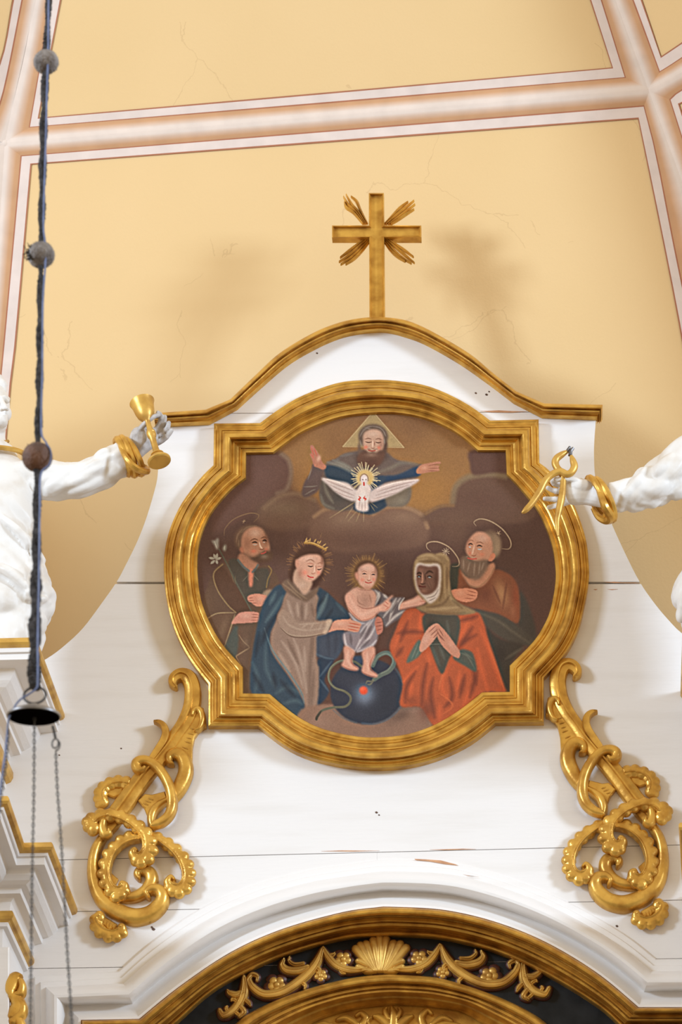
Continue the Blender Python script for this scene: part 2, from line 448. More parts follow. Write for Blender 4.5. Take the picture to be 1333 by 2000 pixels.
band(T2, [(-60, 330), (-70, 700), (-100, 1250)], [(-40, 300), (-48, 700), (-80, 1250)], lcen, PC)
for nd, tm in ((wl, T2),):                     # ball added to cover the dark gap where the ribs meet
    k_ = MB(); k_.ball(nd, .03, nu=16, nv=10); tm.add(k_.v[0], k_.f, np.tile(cre, (len(k_.v[0]), 1)))
props(T2.build('trim_2', BAND), kind='structure')
T3 = MB()
rcen = [NR, (1333, 345), (1480, 760), (1560, 1100)]
band(T3, [(1247, 233), (1333, 668), (1400, 1100)], [(1258, 209), (1283, 310), (1333, 563), (1450, 1100)], rcen, PA)
band(T3, [(1329, 204), (1420, 480), (1640, 1100)], [(1312, 195), (1390, 440), (1600, 1100)], rcen, PD)
props(T3.build('trim_3', BAND), kind='structure')
T4 = MB()
ucl = [NL, (48, 120), (70, 0), (95, -130)]
band(T4, [(76, 230), (120, 0), (146, -130)], [(59, 248), (102, 0), (126, -130)], ucl, PB)
band(T4, [(-55, 226), (0, 120), (24, 0), (50, -130)], [(-35, 262), (0, 196), (41, 0), (66, -130)], ucl, PE)
props(T4.build('trim_4', BAND), kind='structure')
T5 = MB()
ucr = [NR, (1207, 0), (1150, -130)]
band(T5, [(1196, 132), (1153, 0), (1110, -130)], [(1221, 151), (1174, 0), (1131, -130)], ucr, PB)
band(T5, [(1293, 110), (1256, 0), (1211, -130)], [(1291, 139), (1240, 0), (1190, -130)], ucr, PF)
props(T5.build('trim_5', BAND), kind='structure')
T6 = MB()
rc = [NR, (1333, 145), (1480, 50)]
band(T6, [(1293, 110), (1333, 83), (1470, -10)], [(1291, 139), (1333, 112), (1480, 12)], rc, PF)
band(T6, [(1329, 204), (1400, 170), (1500, 110)], [(1312, 195), (1333, 178), (1490, 84)], rc, PD)
props(T6.build('trim_6', BAND), kind='structure')
fl = MB(); fl.add([(-14, -16, 0), (14, -16, 0), (14, 6, 0), (-14, 6, 0)], [[0, 1, 2, 3]])
props(fl.build('floor', STONE, smooth=False), kind='structure')

# ------------------------------------------------------------------ altarpiece: planks, cornice
ax0 = U(737, 1880, 0.0)
ALT = thing('altarpiece', (0, 0, 0), 'white plank altarpiece top with gold curved cornice and big arch below the painting', 'altarpiece')
L_edge = [(303, 812), (309, 919), (305, 947), (288, 1006), (269, 1056), (244, 1107), (227, 1138), (196, 1182), (162, 1227), (126, 1261), (92, 1286), (40, 1314), (-30, 1338)]
R_edge = [(1165, 812), (1162, 850), (1161, 890), (1164, 935), (1178, 980), (1195, 1022), (1220, 1077), (1250, 1136), (1282, 1182), (1312, 1217), (1333, 1237), (1372, 1264), (1460, 1300)]
L_edge = [L_edge[0]]+[tuple(p) for p in catmull(L_edge[1:], 4)]
R_edge = [tuple(p) for p in catmull(R_edge, 4)]
TOPL = [(303, 818), (406, 811), (458, 788), (505, 741), (556, 698), (615, 663), (663, 643), (700, 635), (738, 632), (775, 635), (807, 642), (840, 655), (873, 672), (924, 704), (958, 736), (1006, 774), (1061, 799), (1165, 803)]
ARCH = [(104, 2080), (104, 1950), (250, 1944), (300, 1895), (400, 1826), (500, 1781), (600, 1749), (667, 1736), (737, 1727), (800, 1726), (867, 1730), (967, 1752), (1067, 1793), (1167, 1854), (1268, 1920), (1460, 1920)]
outline = TOPL+R_edge[1:]+ARCH[::-1]+[(-30, 2080)]+L_edge[::-1][:-1]
seam = [lambda x: 806-.004*(x-740), lambda x: 1138.5, lambda x: 1672-.0242*(x-430), lambda x: 1775-.019*(x-430), lambda x: 1888-.0155*(x-300)]
def clip(poly, fn, keep_above):
    out = []
    n = len(poly)
    for i in range(n):
        a, b = poly[i], poly[(i+1) % n]
        da, db = a[1]-fn(a[0]), b[1]-fn(b[0])
        if not keep_above: da, db = -da, -db
        if da <= 0: out.append(a)
        if da*db < 0:
            t = da/(da-db); out.append((a[0]+(b[0]-a[0])*t, a[1]+(b[1]-a[1])*t))
    return out
def slab(poly, Y0, th, name, m, parent):
    q = np.array(poly, float); P = U(q[:, 0], q[:, 1], Y0); Q = P.copy(); Q[:, 1] += th; n = len(q)
    mb = MB(); mb.add(np.concatenate([P, Q]), [list(range(n)), list(range(n, 2*n))[::-1]]+[[i, (i+1) % n, n+(i+1) % n, n+i] for i in range(n)])
    return mb.build(name, m, parent, smooth=False)
gaps = [.6, 2.2, .7, .7, .7]
prev = outline
def clipx(poly, xc, left):
    sw = [(b_, a_) for a_, b_ in poly]
    return [(b_, a_) for a_, b_ in clip(sw, lambda t: xc, left)]
for k, fn in enumerate(seam):
    g = gaps[k]
    up = clip(prev, (lambda x, fn=fn, g=g: fn(x)-g), True)
    prev = clip(prev, (lambda x, fn=fn, g=g: fn(x)+g), False)
    dy_ = [0, .002, 0, .001, 0][k]
    if k < 3: slab(up, dy_, .045, 'plank', WHITE, ALT)
    else:
        slab(clipx(up, 737, True), dy_, .045, 'plank', WHITE, ALT); slab(clipx(up, 737.2, False), dy_, .045, 'plank', WHITE, ALT)
slab(clipx(prev, 737, True), 0.001, .045, 'plank', WHITE, ALT); slab(clipx(prev, 737, False), 0.001, .045, 'plank', WHITE, ALT)
ins = [(330, 830), (410, 826), (470, 800), (560, 715), (670, 660), (738, 650), (810, 660), (920, 720), (1000, 790), (1060, 815), (1150, 818), (1150, 930), (1235, 1138), (1330, 1250), (1400, 1290), (1400, 1915)]+ARCH[::-1][1:]+[(-20, 2080), (-20, 1350), (110, 1300), (262, 1138), (325, 940)]
slab(ins, .055, .03, 'backing_board', WOOD, ALT)
# paint losses, tiny chips lying on the surface
def chip(poly, Y, parent, m=CHIP): 
    mb = MB(); plate(mb, poly, Y, .0012, .0004); return mb.build('paint_loss', m, parent, smooth=False)
chip([(940, 803), (975, 801.5), (1000, 803), (1030, 804), (1000, 806), (960, 805.5)], 0, ALT)
for x_, y_, r_ in ((736, 1587, 3), (741, 1592, 2), (300, 1815, 4), (297, 1811, 2.5), (1206, 1809, 3), (930, 768, 2.5), (951, 771, 3), (956, 765, 2), (620, 690, 2.2), (237, 1462, 2), (116, 1475, 2)):
    chip([(x_-r_, y_-r_*.4), (x_, y_-r_*.8), (x_+r_, y_), (x_+r_*.3, y_+r_*.7), (x_-r_*.6, y_+r_*.5)], 0, ALT, WOOD)
chip([(628, 1662.5), (668, 1661.0), (742, 1661.8), (690, 1663.3)], 0, ALT); chip([(840, 1659.6), (905, 1657.6), (930, 1658.6), (870, 1660.6)], 0, ALT)
chip([(1180, 1137), (1202, 1136.2), (1215, 1138), (1240, 1138), (1250, 1139.5), (1200, 1139)], 0.001, ALT)
chip([(1160, 1151), (1168, 1151), (1164, 1153)], 0.0, ALT); chip([(1187, 1151), (1208, 1151), (1196, 1152.6)], 0.0, ALT)
CNC = thing('gilt_cornice', U(737, 640, 0), 'curved gold cornice moulding along the top edge of the white altarpiece', 'cornice')
# cornice: matched top and bottom edges
CO = [[(300, 807), (402, 800)], [(402, 800), (450, 780)], [(450, 780), (498, 734), (547.5, 689), (613.5, 649.5), (663, 630), (700, 622), (737, 619), (775, 622), (807, 630), (851, 651), (918, 691), (962, 727), (1009, 764)], [(1009, 764), (1064, 788)], [(1064, 788), (1178, 790.5)]]
CI = [[(303, 829), (409, 824)], [(409, 824), (463, 795)], [(463, 795), (514.5, 748.5), (564, 707), (617, 676), (663, 656), (703, 647), (740, 643.5), (760, 645), (784.5, 651), (829, 667), (896, 704.5), (953.5, 744.6), (1004, 783)], [(1004, 783), (1059, 811)], [(1059, 811), (1167, 815)]]
co, ci = match(CO, CI, [8, 6, 60, 6, 8])
cm = MB()
moulding(cm, co, ci, [(0, -.070), (.10, -.085), (.22, -.088), (.32, -.080), (.36, -.066), (.40, -.060), (.44, -.062), (.50, -.072), (.58, -.070), (.64, -.050), (.72, -.034), (.84, -.028), (.92, -.030), (1, -.026)], back=.05, backin=.0)
o = cm.build('cornice_moulding', GOLD, CNC)
for e in (0, -1):
    cap = MB()
    pr = [(0, -.070), (.10, -.085), (.22, -.088), (.32, -.080), (.36, -.066), (.40, -.060), (.50, -.072), (.64, -.050), (.72, -.034), (.84, -.028), (1, -.026)]
    row = [U(*(co[e]*(1-t)+ci[e]*t), Y) for t, Y in pr]
    bk = []
    for p in row: b_ = p.copy(); b_[1] = .03; bk.append(b_)
    cap.grid(np.array([row, bk]).transpose(1, 0, 2))
    cap.build('cornice_end', GOLD2, CNC)
chip([(1165, 816), (1170, 816), (1169, 822), (1165, 823)], .03, ALT, WOOD)

# ------------------------------------------------------------------ framed painting
FO = [[(418, 827), (508, 826)],
      [(508, 826), (548, 797), (592, 772), (663, 747), (735, 741.5), (784, 744.5), (830, 752), (873, 768), (918, 792), (958, 821)],
      [(958, 821), (1053, 819)], [(1053, 819), (1054.5, 904)],
      [(1054.5, 904), (1075, 920), (1103, 954), (1125, 992), (1145, 1052), (1151, 1102), (1151, 1135), (1142, 1185), (1130, 1230), (1105, 1277), (1063, 1324)],
      [(1063, 1324), (1063, 1411)], [(1063, 1411), (969, 1412)],
      [(969, 1412), (920, 1450), (860, 1479), (800, 1495), (737, 1500), (680, 1496), (610, 1481), (560, 1459), (504, 1418)],
      [(504, 1418), (407, 1418)], [(407, 1418), (407, 1336)],
      [(407, 1336), (372, 1290), (345, 1240), (328, 1185), (320.5, 1125), (322, 1075), (333, 1030), (352, 988), (371, 960), (395, 930), (417, 908.6)],
      [(417, 908.6), (418, 827)]]
FI = [[(481, 884.5), (534, 884)],
      [(534, 884), (563, 862), (597, 840), (663, 815), (735, 806), (790, 808), (840, 820), (880, 838), (907, 856), (934, 880)],
      [(934, 880), (988, 880)], [(988, 880), (990, 926)],
      [(990, 926), (1008, 944), (1037, 978), (1056, 1006), (1077, 1058), (1085, 1105), (1085, 1140), (1077, 1185), (1066, 1215), (1043, 1252), (996, 1300)],
      [(996, 1300), (996, 1351)], [(996, 1351), (942, 1352)],
      [(942, 1352), (900, 1385), (850, 1415), (795, 1434), (737, 1440), (690, 1437), (630, 1423), (580, 1398), (527, 1355)],
      [(527, 1355), (475, 1354)], [(475, 1354), (475, 1303)],
      [(475, 1303), (435, 1258), (410, 1215), (393, 1170), (386, 1115), (388, 1070), (397, 1035), (414, 1000), (431, 978), (452, 955), (480.5, 933)],
      [(480.5, 933), (481, 884.5)]]
fo, fi = match(FO, FI, [5, 30, 5, 5, 36, 5, 5, 34, 5, 5, 36, 5])
fo, fi = fo[:-1], fi[:-1]
FR = thing('framed_painting', U(737, 1120, 0), 'large gilt quatrefoil frame with dark religious oil painting on the white altarpiece', 'painting')
fm = MB()
fprof = [(0, -.030), (.01, -.040), (.06, -.043), (.10, -.040), (.13, -.041), (.17, -.048), (.20, -.058), (.235, -.061), (.25, -.056), (.27, -.060)]
for k in range(9):
    a = math.pi*k/8; fprof.append((.29+.25*(1-math.cos(a))/2, -.060-.026*math.sin(a)))
fprof += [(.555, -.050), (.585, -.0500), (.60, -.055), (.635, -.055), (.65, -.046), (.68, -.036), (.74, -.028), (.79, -.026), (.81, -.030), (.835, -.030), (.845, -.022), (.90, -.026), (.985, -.025), (1, -.020)]
moulding(fm, fo, fi, fprof, closed=True, back=.0, backin=-.004)
fm.build('frame', GOLD, FR, sharp=35)

# ------------------------------------------------------------------ canvas: the painted picture, as paint colours on a fine mesh
PX0, PY0, PST = 380.0, 800.0, 1.0
NX, NY = int(715/PST), int(648/PST)
gx = PX0+np.arange(NX)*PST; gy = PY0+np.arange(NY)*PST
IMG = np.zeros((NY, NX, 3))
TR = {'A': (380, 780, 1.8775), 'B': (560, 790, 4.166), 'C': (390, 980, 4.3), 'D': (640, 1040, 5.127), 'E': (760, 990, 4.04)}
cur = 'A'
def tp(pts):
    x, y, s = TR[cur]; p = np.array(pts, float); q = p.copy(); q[:, 0] = x+p[:, 0]/s; q[:, 1] = y+p[:, 1]/s; return q
def comp(ix0, ix1, iy0, iy1, m, col, a):
    m = (m*a)[..., None]; s = IMG[iy0:iy1, ix0:ix1]
    IMG[iy0:iy1, ix0:ix1] = s*(1-m)+np.array(col, float)*m
def box(xa, xb, ya, yb):
    ix0 = max(0, int((xa-PX0)/PST)-1); ix1 = min(NX, int((xb-PX0)/PST)+2)
    iy0 = max(0, int((ya-PY0)/PST)-1); iy1 = min(NY, int((yb-PY0)/PST)+2)
    return ix0, ix1, iy0, iy1
def blur(m, r):
    k = max(1, int(round(r/PST)))
    w = np.ones(2*k+1)/(2*k+1)
    for ax in (0, 1):
        p = [(0, 0), (0, 0)]; p[ax] = (k, k)
        c = np.cumsum(np.concatenate([np.zeros_like(np.take(m, [0], ax)), np.pad(m, p, mode='edge')], ax), ax)
        n = m.shape[ax]
        m = (np.take(c, range(2*k+1, 2*k+1+n), ax)-np.take(c, range(0, n), ax))/(2*k+1)
    return m
def poly(pts, col, f=1.5, a=1.0, sm=4):
    q = tp(pts); q = catmull(q, sm, True) if sm else q
    pad = 2*f+2
    b = box(q[:, 0].min()-pad, q[:, 0].max()+pad, q[:, 1].min()-pad, q[:, 1].max()+pad)
    if b[1] <= b[0] or b[3] <= b[2]: return
    X = gx[b[0]:b[1]][None]; Y = gy[b[2]:b[3]][:, None]
    ins = np.zeros((b[3]-b[2], b[1]-b[0]), bool)
    for i in range(len(q)):
        x0, y0 = q[i]; x1, y1 = q[(i+1) % len(q)]
        if y0 == y1: continue
        c = ((Y >= min(y0, y1)) & (Y < max(y0, y1)))
        ins ^= c & (X < x0+(Y-y0)*(x1-x0)/(y1-y0))
    m = ins.astype(float)
    m = blur(m, f) if f >= 1 else m
    if f >= 1.5: m = blur(m, f*.7)
    comp(*b, m, col, a)
def stroke(pts, w, col, f=1.2, a=1.0, sm=5, taper=0):
    """w in crop units"""
    q = tp(pts); q = catmull(q, sm) if len(q) > 2 else resample(q, 4)
    ww = w/TR[cur][2]/2; n = len(q); pad = ww+f+1
    b = box(q[:, 0].min()-pad, q[:, 0].max()+pad, q[:, 1].min()-pad, q[:, 1].max()+pad)
    if b[1] <= b[0] or b[3] <= b[2]: return
    X = gx[b[0]:b[1]][None]; Y = gy[b[2]:b[3]][:, None]
    m = np.zeros((b[3]-b[2], b[1]-b[0]))
    for i in range(n-1):
        p, r = q[i], q[i+1]; d = r-p; L = d@d+1e-9
        t = np.clip(((X-p[0])*d[0]+(Y-p[1])*d[1])/L, 0, 1)
        s = (i+t)/(n-1)
        wl = ww*(1 if not taper else np.clip(np.sin(math.pi*np.clip(s, .03, .97))**.6, .15, 1))
        D = np.hypot(X-p[0]-t*d[0], Y-p[1]-t*d[1])
        m = np.maximum(m, np.clip((wl-D)/f+.5, 0, 1))
    comp(*b, m, col, a)
def soft(x, y, rx, ry, col, a=1.0, ang=0):
    (cx, cy), = tp([(x, y)]); s = TR[cur][2]; rx /= s; ry /= s; R = 2.2*max(rx, ry)
    b = box(cx-R, cx+R, cy-R, cy+R)
    if b[1] <= b[0] or b[3] <= b[2]: return
    X = gx[b[0]:b[1]][None]-cx; Y = gy[b[2]:b[3]][:, None]-cy; c, n = math.cos(ang), math.sin(ang)
    m = np.exp(-1.2*(((X*c+Y*n)/rx)**2+((-X*n+Y*c)/ry)**2))
    comp(*b, m, col, a)
def disk(x, y, rx, ry, col, f=1.5, a=1.0, n=20):
    t = np.arange(n)/n*2*math.pi; poly(np.stack([x+rx*np.cos(t), y+ry*np.sin(t)], 1), col, f, a, 2)
def rays(x, y, r0, r1, n, col, w=3, a=.6, jit=.3):
    for i in range(n):
        t = 2*math.pi*i/n+RNG.uniform(-.1, .1); e = r1*(1-jit*RNG.random())
        stroke([(x+r0*math.cos(t), y+r0*math.sin(t)), (x+e*math.cos(t), y+e*math.sin(t))], w, col, 1, a)
def S(lst, w, col, f=1.5, a=.8, taper=1):
    for l in lst: stroke(l, w, col, f, a, 5, taper)
# ground tones
IMG[:] = (86, 64, 58)
cur = 'A'
soft(660, 950, 500, 200, (70, 46, 40), .6); soft(1180, 600, 160, 260, (76, 56, 50), .7); soft(100, 500, 160, 260, (80, 60, 54), .6)
poly([(260, 190), (420, 70), (660, 30), (900, 70), (1060, 180), (1030, 300), (960, 390), (800, 420), (650, 430), (450, 410), (370, 350), (340, 270)], (138, 101, 65), 10)
soft(860, 340, 130, 90, (156, 112, 62), .8); soft(430, 260, 80, 110, (146, 105, 62), .7); soft(660, 60, 330, 60, (116, 84, 62), .5)
soft(800, 110, 70, 70, (112, 80, 58), .5); soft(520, 170, 60, 80, (118, 84, 58), .5)
poly([(150, 190), (300, 192), (345, 220), (355, 275), (335, 335), (280, 355), (190, 430), (60, 480)], (92, 67, 60), 4)
stroke([(318, 200), (346, 225), (354, 275), (338, 330), (305, 345)], 16, (126, 106, 88), 7, .7)
soft(250, 280, 90, 60, (98, 72, 66), .6)
poly([(240, 400), (300, 352), (370, 340), (440, 360), (470, 410), (420, 470), (300, 480), (230, 450)], (104, 80, 68), 6)
stroke([(255, 400), (310, 358), (370, 346), (440, 370)], 14, (124, 100, 80), 7, .7)
soft(330, 400, 90, 34, (116, 96, 78), .7)
poly([(430, 440), (470, 405), (540, 398), (640, 424), (690, 396), (770, 396), (835, 425), (862, 480), (820, 540), (560, 560), (430, 520)], (112, 86, 73), 5)
S([[(440, 430), (480, 404), (545, 398), (600, 410)], [(655, 420), (700, 395), (770, 395), (835, 425), (855, 470)]], 14, (146, 116, 90), 5, .8, 0)
soft(560, 440, 70, 34, (128, 104, 86), .7); soft(770, 430, 70, 30, (132, 106, 88), .7); soft(620, 520, 220, 50, (88, 64, 56), .8)
poly([(850, 420), (900, 392), (948, 385), (955, 325), (1000, 285), (1080, 272), (1160, 285), (1230, 350), (1220, 450), (860, 450)], (96, 73, 63), 4)
stroke([(948, 375), (960, 320), (1005, 285), (1080, 273), (1140, 282)], 22, (128, 112, 88), 8, .75)
soft(1060, 370, 100, 50, (90, 66, 58), .8); stroke([(850, 420), (900, 393), (950, 390)], 10, (126, 96, 68), 5, .7)
poly([(1015, 188), (1160, 190), (1180, 262), (1100, 268), (1025, 278), (1010, 235)], (88, 64, 58), 3)
soft(960, 480, 60, 60, (104, 80, 66), .5); soft(320, 560, 60, 40, (70, 50, 44), .6); soft(720, 640, 120, 90, (66, 46, 40), .7)
# God the Father
cur = 'B'
poly([(705, 60), (955, 350), (460, 342)], (160, 138, 98), 1.5, 1, 0); soft(640, 250, 60, 60, (172, 150, 108), .5)
stroke([(705, 60), (955, 350)], 7, (186, 164, 122), 1.5, .8); stroke([(460, 342), (705, 60)], 7, (186, 164, 122), 1.5, .8); stroke([(460, 342), (955, 350)], 6, (176, 152, 112), 1.5, .7)
poly([(400, 440), (480, 395), (600, 375), (700, 360), (800, 380), (900, 450), (1060, 485), (1105, 490), (1085, 575), (1000, 650), (1012, 740), (960, 820), (800, 832), (690, 892), (560, 862), (370, 850), (295, 805), (268, 720), (285, 610), (300, 530), (330, 470)], (96, 84, 80), 1.5)
poly([(215, 480), (255, 505), (320, 510), (290, 600), (262, 700), (160, 757), (122, 722), (150, 620), (195, 560)], (92, 76, 74), 1.5)
S([[(140, 670), (200, 668), (250, 662)], [(150, 735), (200, 705), (235, 690)], [(205, 520), (175, 610)]], 9, (128, 120, 112), 2, .7)
poly([(320, 505), (420, 500), (570, 565), (560, 650), (450, 650), (330, 600)], (44, 60, 76), 2)
poly([(745, 585), (900, 572), (1060, 505), (1085, 575), (900, 612), (745, 640)], (44, 62, 86), 2)
poly([(690, 610), (800, 585), (780, 660), (690, 735)], (50, 66, 84), 2)
poly([(650, 815), (800, 760), (810, 830), (690, 892), (560, 865), (550, 800)], (44, 58, 74), 2)
poly([(290, 610), (430, 650), (545, 770), (500, 862), (330, 845), (272, 740)], (84, 76, 72), 3)
soft(420, 760, 70, 60, (66, 66, 66), .6)
S([[(278, 735), (305, 810), (385, 846)], [(300, 620), (330, 720), (380, 800)]], 22, (120, 116, 104), 6, .7)
poly([(820, 720), (1000, 655), (1012, 740), (960, 822), (825, 822)], (108, 98, 86), 3); soft(930, 780, 60, 40, (126, 118, 104), .7)
S([[(335, 470), (450, 505), (560, 570)], [(380, 455), (470, 490), (550, 540)]], 26, (124, 126, 118), 6, .75)
S([[(1060, 485), (940, 475), (840, 520), (740, 555)]], 30, (114, 106, 96), 7, .8)
S([[(440, 420), (540, 400)], [(430, 440), (400, 460)]], 16, (116, 110, 104), 5, .6)
poly([(560, 400), (760, 390), (840, 420), (700, 520), (600, 510)], (74, 58, 54), 6, .8)
poly([(225, 500), (205, 440), (188, 405), (203, 392), (192, 345), (210, 330), (232, 358), (245, 372), (272, 420), (292, 470), (325, 505), (300, 530), (255, 515)], (168, 112, 92), 1.2)
S([[(200, 345), (225, 420)], [(222, 350), (248, 420)], [(200, 400), (222, 440)]], 9, (186, 90, 72), 1.5, .7); soft(262, 440, 16, 30, (206, 164, 140), .8, .4)
poly([(1055, 540), (1090, 495), (1150, 478), (1242, 464), (1252, 482), (1200, 490), (1245, 498), (1238, 515), (1242, 540), (1170, 550), (1075, 566)], (172, 118, 94), 1.2)
S([[(1150, 500), (1245, 480)], [(1160, 520), (1240, 518)], [(1150, 540), (1235, 540)]], 6, (128, 78, 62), 1.2, .7); soft(1120, 515, 30, 18, (200, 148, 122), .7)
disk(705, 262, 122, 104, (96, 80, 70), 2.5); poly([(590, 300), (615, 380), (640, 420), (600, 430), (580, 380)], (98, 80, 70), 2.5); poly([(800, 300), (825, 330), (800, 420), (770, 400)], (84, 64, 56), 2.5)
poly([(640, 225), (700, 200), (765, 218), (792, 280), (788, 340), (760, 390), (700, 410), (650, 390), (625, 330), (622, 270)], (182, 146, 126), 1.5)
soft(705, 240, 55, 28, (200, 170, 152), .7); soft(770, 330, 22, 60, (140, 98, 82), .6)
poly([(595, 400), (640, 370), (670, 392), (700, 382), (730, 392), (765, 372), (800, 400), (770, 480), (700, 512), (610, 502), (572, 450)], (90, 64, 55), 2.5)
soft(690, 410, 50, 20, (146, 116, 100), .6); soft(700, 470, 50, 30, (78, 54, 48), .7)
soft(646, 348, 18, 16, (200, 112, 90), .8); soft(752, 352, 16, 16, (190, 104, 84), .7)
S([[(640, 302), (668, 310), (694, 304)], [(724, 306), (748, 312), (772, 306)]], 8, (84, 54, 46), 1.2, .9); S([[(636, 284), (665, 276), (692, 282)], [(724, 284), (750, 278), (778, 288)]], 8, (124, 88, 74), 1.4, .8)
S([[(702, 290), (700, 348)]], 10, (216, 182, 162), 1.5, .8); S([[(688, 352), (704, 358), (720, 350)], [(716, 300), (718, 340)]], 6, (132, 84, 70), 1.2, .8)
stroke([(668, 372), (695, 378), (722, 374)], 9, (150, 66, 56), 1.2, .9); S([[(655, 362), (690, 366)], [(705, 366), (745, 362)]], 9, (130, 104, 90), 1.5, .8)
S([[(620, 210), (660, 185), (700, 178)], [(700, 178), (760, 190), (800, 230)], [(600, 260), (620, 220), (650, 200)], [(810, 260), (790, 220)], [(640, 190), (690, 200)], [(795, 280), (800, 320)], [(600, 290), (610, 340)]], 10, (138, 124, 112), 2, .7)
# dove
disk(640, 597, 74, 70, (200, 172, 116), 2, .95); rays(640, 597, 66, 135, 46, (206, 190, 150), 5, .75)
poly([(285, 598), (400, 618), (500, 640), (555, 690), (580, 700), (562, 785), (480, 765), (400, 715), (335, 655)], (196, 182, 178), 1.5)
poly([(682, 715), (735, 675), (820, 640), (960, 615), (1082, 608), (1040, 650), (960, 690), (900, 722), (780, 770), (680, 790)], (196, 180, 176), 1.5)
S([[(320, 615), (430, 660), (540, 700)], [(345, 650), (450, 700), (550, 740)], [(390, 700), (470, 740), (550, 765)], [(1040, 625), (900, 660), (740, 710)], [(1000, 655), (880, 690), (730, 740)], [(900, 715), (800, 745), (710, 770)]], 8, (158, 138, 134), 2, .7)
S([[(300, 602), (420, 632), (540, 690)], [(1070, 612), (900, 635), (740, 685)]], 9, (226, 214, 208), 2, .7)
poly([(585, 680), (600, 655), (640, 640), (675, 655), (692, 690), (680, 760), (665, 800), (662, 866), (572, 860), (560, 790), (562, 720)], (208, 192, 186), 1.5)
disk(632, 612, 34, 44, (206, 190, 184), 1.5); soft(635, 600, 22, 20, (228, 216, 210), .7); stroke([(600, 620), (604, 585), (632, 565), (660, 585), (664, 620)], 8, (130, 100, 76), 1.6, .7)
S([[(600, 760), (590, 850)], [(640, 780), (640, 860)], [(615, 800), (615, 860)]], 8, (168, 148, 144), 2, .7); soft(625, 720, 30, 40, (222, 210, 204), .7)
S([[(588, 748), (602, 760), (588, 772), (600, 782)], [(640, 745), (630, 762), (646, 768), (636, 782)]], 12, (196, 72, 54), 1.3, .9); stroke([(630, 636), (631, 656)], 12, (186, 60, 48), 1.3, .95)
S([[(618, 612), (624, 612)], [(644, 612), (650, 612)]], 8, (80, 44, 40), 1, .9)
S([[(560, 790), (420, 880)], [(550, 800), (350, 925)], [(545, 830), (480, 930)], [(690, 800), (740, 840)], [(680, 810), (720, 870)], [(570, 870), (500, 950)], [(600, 870), (565, 955)], [(628, 870), (628, 955)]], 6, (168, 150, 112), 1.6, .5)
# Joseph
cur = 'C'
poly([(180, 515), (260, 490), (340, 480), (480, 540), (570, 530), (650, 620), (660, 700), (560, 780), (530, 900), (500, 1050), (470, 1300), (440, 1620), (365, 1620), (360, 1390), (200, 1235), (50, 1020), (20, 900), (70, 700), (110, 600)], (88, 68, 56), 2)
poly([(240, 500), (330, 485), (420, 590), (480, 565), (570, 560), (590, 640), (560, 740), (420, 860), (330, 760), (290, 650)], (70, 65, 58), 2)
poly([(115, 605), (190, 535), (290, 680), (390, 820), (425, 915), (310, 950), (200, 800), (140, 720)], (80, 58, 47), 2.5)
soft(60, 900, 50, 120, (100, 78, 62), .7)
stroke([(195, 525), (118, 605), (150, 740), (235, 865), (305, 930)], 10, (136, 114, 80), 2, .8); stroke([(580, 540), (605, 580), (575, 650), (562, 720)], 9, (130, 106, 66), 2, .8)
poly([(55, 990), (150, 935), (300, 930), (285, 1020), (245, 1130), (205, 1235), (100, 1110)], (94, 72, 58), 2)
S([[(60, 985), (150, 937), (300, 932)], [(298, 945), (262, 1060), (205, 1230)]], 9, (150, 130, 98), 2, .85); soft(200, 1060, 30, 100, (112, 90, 72), .7, .3)
poly([(290, 1050), (325, 1050), (330, 1130), (300, 1335), (215, 1245), (240, 1150)], (70, 76, 72), 2.5)
poly([(330, 1060), (470, 1040), (440, 1400), (360, 1390), (310, 1310), (330, 1280), (420, 1225), (335, 1140)], (92, 72, 60), 2.5)
S([[(332, 1120), (370, 1175), (418, 1222), (380, 1250), (325, 1285), (310, 1305), (350, 1370)]], 10, (142, 120, 94), 2, .85); soft(395, 1180, 40, 40, (112, 92, 76), .5)
poly([(430, 1050), (500, 960), (470, 1100), (430, 1350), (420, 1620), (380, 1620), (390, 1400)], (82, 66, 56), 4, .8); soft(400, 1520, 25, 90, (98, 84, 74), .6)
stroke([(165, 400), (250, 560), (330, 720), (435, 915)], 12, (84, 84, 72), 2, .8); S([[(265, 600), (290, 680)], [(300, 620), (300, 690)]], 7, (104, 92, 70), 1.5, .7)
poly([(100, 325), (130, 325), (152, 303), (162, 330), (158, 392), (142, 398), (120, 360)], (136, 130, 120), 1.5); poly([(195, 385), (215, 358), (228, 375), (218, 412), (200, 410)], (132, 128, 116), 1.5)
S([[(80, 470), (125, 478)], [(120, 440), (135, 480)], [(150, 435), (140, 480)], [(180, 470), (140, 485)], [(95, 520), (130, 490)], [(150, 520), (140, 490)]], 22, (160, 156, 142), 2, .85)
S([[(125, 330), (145, 390)], [(210, 370), (208, 405)]], 6, (176, 170, 156), 1.3, .8)
poly([(322, 478), (360, 430), (480, 500), (492, 540), (450, 572), (430, 590), (380, 560)], (160, 114, 92), 2); poly([(415, 575), (450, 575), (447, 690), (432, 716), (415, 690)], (186, 116, 94), 1.5)
stroke([(325, 490), (370, 545), (415, 580)], 18, (84, 94, 94), 2.5, .8); stroke([(490, 530), (470, 565), (445, 590)], 16, (80, 90, 90), 2.5, .8); S([[(415, 610), (360, 670)], [(450, 610), (495, 660)]], 6, (110, 104, 90), 1.5, .7)
disk(430, 315, 138, 122, (104, 80, 66), 3); poly([(350, 340), (372, 260), (440, 212), (520, 225), (565, 300), (590, 370), (585, 430), (530, 470), (440, 475), (372, 430)], (172, 124, 100), 2)
soft(470, 262, 60, 44, (204, 168, 148), .8); soft(560, 320, 26, 50, (112, 74, 60), .7); soft(400, 350, 36, 50, (150, 104, 84), .6)
